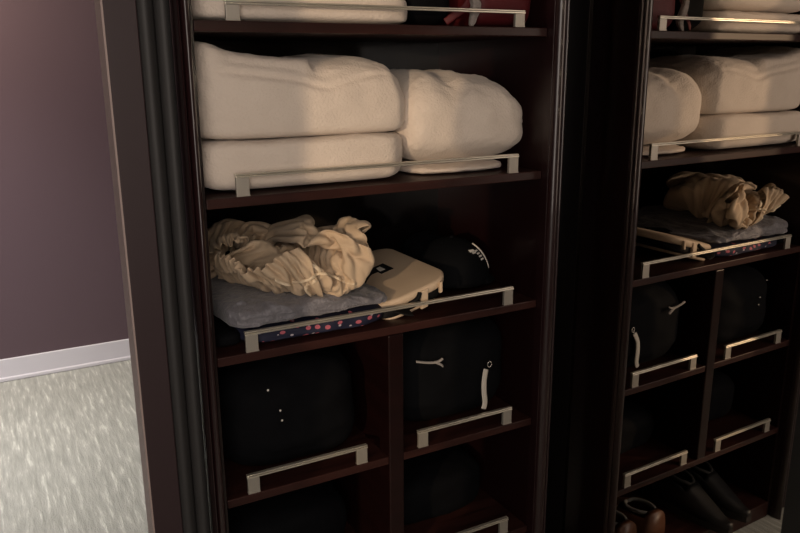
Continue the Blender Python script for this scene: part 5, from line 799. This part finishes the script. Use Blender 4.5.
def cap_build():
    cap = thing('baseball_cap', 'black cap with small white emblem and piping, right of the white case', 'cap', (.71, .2, Z3))
    cx, cy, cz = .686, .215, Z3 + .022
    ax, ay, az = .098, .105, .108
    bm = bmesh.new(); N, K = 40, 18; rings = []
    def pt(th, ph, off=0):
        r = 1 + off
        return Vector((cx + ax * r * math.cos(ph) * math.cos(th), cy + ay * r * math.cos(ph) * math.sin(th), cz + az * r * (math.sin(ph) ** .9 if ph > 0 else 0)))
    for k in range(K):
        ph = (k / K) * math.pi / 2
        rings.append([bm.verts.new(pt(2 * math.pi * i / N, ph) + Vector((0, 0, 0))) for i in range(N)])
    top = bm.verts.new((cx, cy, cz + az))
    for a, b in zip(rings, rings[1:]):
        for i in range(N): bm.faces.new((a[i], a[(i + 1) % N], b[(i + 1) % N], b[i]))
    for i in range(N): bm.faces.new((rings[-1][i], rings[-1][(i + 1) % N], top))
    bm.faces.new(rings[0])
    crown = obj('crown', bm, M['black_soft'], cap, smooth=True)
    # visor curving out at the right and front
    vb = bmesh.new(); g = []
    for i in range(15):
        th = R(-62 + i * 100 / 14); row = []
        for j in range(5):
            rr = 1.0 + .16 * j / 4 * math.sin(math.pi * i / 14) ** .6
            p = pt(th, .06); d = Vector((math.cos(th) * ax, math.sin(th) * ay, 0))
            row.append(vb.verts.new(Vector((cx, cy, 0)) + d * rr + Vector((0, 0, cz + .012 - .014 * j / 4))))
        g.append(row)
    for a, b in zip(g, g[1:]):
        for j in range(4): vb.faces.new((a[j], a[j + 1], b[j + 1], b[j]))
    for v in vb.verts: v.co.x = min(v.co.x, .796)
    v = obj('visor', vb, M['black_soft'], cap, smooth=True)
    md_ = v.modifiers.new('t', 'SOLIDIFY'); md_.thickness = .004
    # white piping over the front panel, seen as an arc
    pb = bmesh.new(); path = []
    for i in range(13):
        t = i / 12
        path.append(pt(R(-38 - 2 * t), R(58 - 44 * t), .012))
    tube(pb, path, [.0008 + .0016 * math.sin(math.pi * min(1, .25 + .7 * i / 12)) for i in range(13)], seg=8)
    obj('piping', pb, M['white_trim'], cap, smooth=True, label='white piping')
    # emblem: a small winged mark made of a bar and slanted dashes, lying on the front panel
    eb = bmesh.new()
    def quad(u0, u1, v0, v1, sl=0):
        cs = []
        for (u, v) in ((u0, v0), (u1, v0), (u1, v1), (u0, v1)):
            cs.append((R(-70 + 1.25 * u + sl * (v - v0)), R(34 + 1.2 * v)))
        a = [eb.verts.new(pt(t, p, .010)) for t, p in cs]; b = [eb.verts.new(pt(t, p, .018)) for t, p in cs]
        eb.faces.new(b); eb.faces.new(a)
        for i in range(4): eb.faces.new((a[i], a[(i + 1) % 4], b[(i + 1) % 4], b[i]))
    quad(-9, 4, 10, 13.5, -.5); quad(-5, 3, 7.5, 9.5, -.4)
    for r_ in range(4):
        for c_ in range(3): quad(3.5 + c_ * 3.4 + r_ * .6, 6.0 + c_ * 3.4 + r_ * .6, 9 - r_ * 4, 11.2 - r_ * 4, .3)
    obj('emblem', eb, M['white_plastic'], cap, label='small white winged emblem')
    bt = bmesh.new(); bmesh.ops.create_uvsphere(bt, u_segments=12, v_segments=6, radius=.006, matrix=Matrix.Translation((cx, cy, cz + az)))
    obj('button', bt, M['black_soft'], cap, smooth=True)
cap_build()
# black bag lying behind the case and the heap
o = obj('folded_jacket', soft(.655, .775, .335, .455, Z3, Z3 + .095, ex=3.5, n=20, seed=31, amp=.010, fr=12), M['black_cloth'], smooth=True, origin=(.71, .4, Z3))
tag(o, 'black folded garment on the third shelf behind the cap', 'garment')

# ------------------------------------------------------------------ shelf 4: black clothes
Z4 = SH[4] + T
fs = thing('folded_trousers', 'black folded garment with three tiny bright studs in the left cubby', 'folded clothes', (.2, .2, Z4))
obj('cloth', soft(.022, .352, .040, .38, Z4, Z4 + .245, ex=4, n=34, seed=41, amp=.012, fr=8, shape=wr(.016, 10, 7)), M['black_cloth'], fs, smooth=True)
for (x, z) in ((.112, .750), (.137, .697), (.140, .673)):
    s = bmesh.new(); bmesh.ops.create_icosphere(s, subdivisions=2, radius=.0026, matrix=Matrix.Translation((x, .034, z)) @ Matrix.Diagonal((1, .8, 1, 1)))
    obj('stud', s, M['white_plastic'], fs, smooth=True, label='bright stud')
dbag = thing('drawstring_bag', 'black soft bag with white drawstring in the right cubby', 'bag', (.61, .2, Z4))
obj('bag_body', soft(.436, .786, .050, .38, Z4, Z4 + .262, ex=3.6, n=34, seed=45, amp=.012, fr=7, shape=wr(.014, 9, 3)), M['black_soft'], dbag, smooth=True)
cb = bmesh.new(); tube(cb, smooth_path([(.688, .050, .676), (.679, .044, .650), (.678, .042, .620), (.681, .041, .590), (.676, .040, .574)]), .004, seg=10, flat=(.0075, .0018, (0, -1, .1)))
obj('drawstring', cb, M['white_trim'], dbag, smooth=True, label='white flat drawstring')
rb = bmesh.new(); 
tube(rb, [(.697 + .006 * math.cos(t * math.pi / 8), .048, .688 + .0075 * math.sin(t * math.pi / 8)) for t in range(17)], .0016, seg=8)
obj('eyelet', rb, M['steel'], dbag, smooth=True)
cb = bmesh.new(); tube(cb, smooth_path([(.484, .048, .737), (.508, .045, .731), (.530, .044, .727), (.545, .043, .728), (.556, .045, .732)]), [.0018] * 33, seg=8, flat=(.0032, .0012, (0, -.6, .8)))
tube(cb, smooth_path([(.533, .044, .728), (.548, .042, .720), (.556, .043, .713)]), .002, seg=8, flat=(.004, .0012, (0, -.6, .8)))
obj('knotted_lace', cb, M['grey_tape'], dbag, smooth=True, label='short pale knotted lace')
# shelf 5: dark clothes low down
Z5 = SH[5] + T
o = obj('folded_sweater', soft(.436, .770, .12, .40, Z5, Z5 + .14, ex=4, n=24, seed=51, amp=.010, fr=9), M['black_cloth'], smooth=True, origin=(.6, .25, Z5))
tag(o, 'black folded garment in the lowest right cubby under the drawstring bag', 'folded clothes')
o = obj('folded_sweater', soft(.030, .350, .12, .40, Z5, Z5 + .16, ex=4, n=24, seed=53, amp=.010, fr=9), M['black_cloth'], smooth=True, origin=(.2, .25, Z5))
tag(o, 'black folded garment in the lowest left cubby under the studded garment', 'folded clothes')

# ------------------------------------------------------------------ shoes at the bottom (seen in the mirror)
ZB = -.062
def shoe(name, label, x, y0, L, w, upper, lining, group, hs=1.0):
    """low shoe, heel towards the room; sole, upper with an open collar, lining"""
    t = thing(name, label, 'shoe', (x, y0 + L / 2, ZB), group); sg = math.copysign(1, L)
    def half(s):    # half width along the shoe, 0 heel .. 1 toe
        return w / 2 * (.62 + .38 * math.sin(math.pi * min(1, s * 1.05 + .12)) if s < .75 else (.62 + .38 * math.sin(math.pi * min(1, s * 1.05 + .12))) * math.sqrt(max(.05, 1 - ((s - .75) / .27) ** 2)))
    def height(s): return hs * (.092 - .030 * s if s < .42 else .079 - .052 * min(1, (s - .42) / .5) ** .8)
    NS, NR = 26, 16
    sb_ = bmesh.new(); pts_ = []
    for k in range(NS + 1):
        s = k / NS; pts_.append((x + half(s) * 1.06, y0 + s * L))
    for k in range(NS, -1, -1):
        s = k / NS; pts_.append((x - half(s) * 1.06, y0 + s * L))
    obj('sole', prism(pts_, ZB, ZB + .022), M['rubber'], t)
    ub = bmesh.new(); rings = []
    for k in range(NS + 1):
        s = k / NS; h = height(s); hw = half(s); ring = []
        for j in range(NR + 1):
            a = math.pi * j / NR; c, sn = math.cos(a), math.sin(a)
            ring.append(ub.verts.new((x + hw * math.copysign(abs(c) ** .6, c), y0 + s * L, ZB + .02 + (h - .02) * sn ** .7 + .02 * 0)))
        rings.append(ring)
    for k, (a, b) in enumerate(zip(rings, rings[1:])):
        s = k / NS
        for j in range(NR):
            if .06 < s < .44 and NR * .28 < j + .5 < NR * .72: continue      # the opening for the foot
            ub.faces.new((a[j], a[j + 1], b[j + 1], b[j]))
    ub.faces.new(rings[0]); ub.faces.new(rings[-1])
    u_ = obj('upper', ub, upper, t, smooth=True); md_ = u_.modifiers.new('t', 'SOLIDIFY'); md_.thickness = .004
    li = bmesh.new(); box(li, x - w * .24, x + w * .24, min(y0 + .035 * sg, y0 + L * .43), max(y0 + .035 * sg, y0 + L * .43), ZB + .023, ZB + .034, bev=.004)
    obj('insole', li, lining, t)
    cb_ = bmesh.new(); ring = []
    for k in range(25):
        a = 2 * math.pi * k / 24; s = .25 + .195 * math.cos(a); hh = height(s)
        ring.append((x + half(s) * .66 * math.sin(a), y0 + s * L, ZB + .02 + (hh - .02) * .90))
    tube(cb_, ring, .0065, seg=8); obj('collar', cb_, lining, t, smooth=True)
    return t
shoe('leather_shoe', 'brown leather shoe with grey collar, at the bottom of the wardrobe, nearer the shelf middle', .525, .045, .285, .112, M['brown_leather'], M['grey_lining'], 'pair of brown shoes', hs=1.2)
shoe('leather_shoe', 'brown leather shoe with grey collar, at the bottom of the wardrobe, nearest the mirror door', .650, .05, .285, .112, M['brown_leather'], M['grey_lining'], 'pair of brown shoes', hs=1.2)
shoe('black_shoe', 'black shoe at the bottom of the wardrobe, beside the brown pair', .285, .235, -.29, .095, M['black_leather'], M['rubber'], 'pair of black shoes', hs=1.5)
shoe('black_shoe', 'black shoe at the bottom of the wardrobe, farthest from the brown pair', .170, .25, -.29, .095, M['black_leather'], M['rubber'], 'pair of black shoes', hs=1.5)

# ------------------------------------------------------------------ light
def look(o, tgt): o.rotation_euler = (Vector(tgt) - o.location).to_track_quat('-Z', 'Y').to_euler()
def area(name, loc, tgt, size, power, col, sy=None, spread=180):
    l = bpy.data.lights.new(name, 'AREA'); l.energy = power; l.size = size; l.color = col; l.spread = R(spread)
    if sy: l.shape = 'RECTANGLE'; l.size_y = sy
    o = bpy.data.objects.new(name, l); C.objects.link(o); o.location = loc; look(o, tgt); return o
def point(name, loc, power, rad, col):
    l = bpy.data.lights.new(name, 'POINT'); l.energy = power; l.shadow_soft_size = rad; l.color = col
    o = bpy.data.objects.new(name, l); C.objects.link(o); o.location = loc; return o
sp = bpy.data.lights.new('hall_lamp', 'SPOT'); sp.energy = P_KEY; sp.shadow_soft_size = .006; sp.color = (1, .72, .46)
sp.spot_size = R(40); sp.spot_blend = .3
so = bpy.data.objects.new('hall_lamp', sp); C.objects.link(so); so.location = LAMP; look(so, (.42, .06, 1.1))
area('front_fill_light', (-.50, -2.20, 1.42), (.35, 0, 1.12), 1.7, P_FILL, (1, .865, .77), sy=1.7)  # added soft fill behind the camera, stands for no particular lamp
area('room_ceiling_light', (-.95, 1.75, 2.36), (-.85, 1.75, 0), .5, P_ROOM, (1, .97, .91), spread=95)
area('room_wall_light', (-.95, 2.15, 2.2), (-.62, 2.71, 1.45), .2, P_WALL, (1, .80, .64))
area('screen_light', (-1.6, 1.3, .95), (-.25, 2.7, .75), .4, P_TV, (.76, .64, 1), sy=.25)
for x, y, z in ((.55, -2.0, 1.68), (.60, -2.05, 1.52), (.52, -2.02, 1.38), (.56, -2.0, 1.20)): point('pendant_bulb', (x, y, z), P_BULB, .02, (1, .80, .55))
w = bpy.data.worlds.new('World'); scene.world = w; w.use_nodes = True
w.node_tree.nodes['Background'].inputs['Color'].default_value = (.02, .018, .02, 1)

# ------------------------------------------------------------------ camera
cam = bpy.data.cameras.new('camera'); co = bpy.data.objects.new('camera', cam); C.objects.link(co); scene.camera = co
cam.sensor_width = 36; cam.lens = 763.153 / 800 * 36; cam.clip_start = .02
yaw, pitch, roll = .498231, .256257, -.006319
F_ = Vector((math.sin(yaw) * math.cos(pitch), math.cos(yaw) * math.cos(pitch), -math.sin(pitch)))
Rt = Vector((math.cos(yaw), -math.sin(yaw), 0)); U = Rt.cross(F_)
R2 = Rt * math.cos(roll) + U * math.sin(roll); U2 = -Rt * math.sin(roll) + U * math.cos(roll)
co.matrix_world = Matrix(((R2.x, U2.x, -F_.x, -.35983), (R2.y, U2.y, -F_.y, -1.42566), (R2.z, U2.z, -F_.z, 1.41594), (0, 0, 0, 1)))
vs = scene.view_settings
vs.view_transform = 'Standard'; vs.look = 'None'; vs.exposure = EXPO; vs.gamma = 1; vs.use_curve_mapping = False
scene.cycles.use_denoising = True
scene.cycles.max_bounces = 8
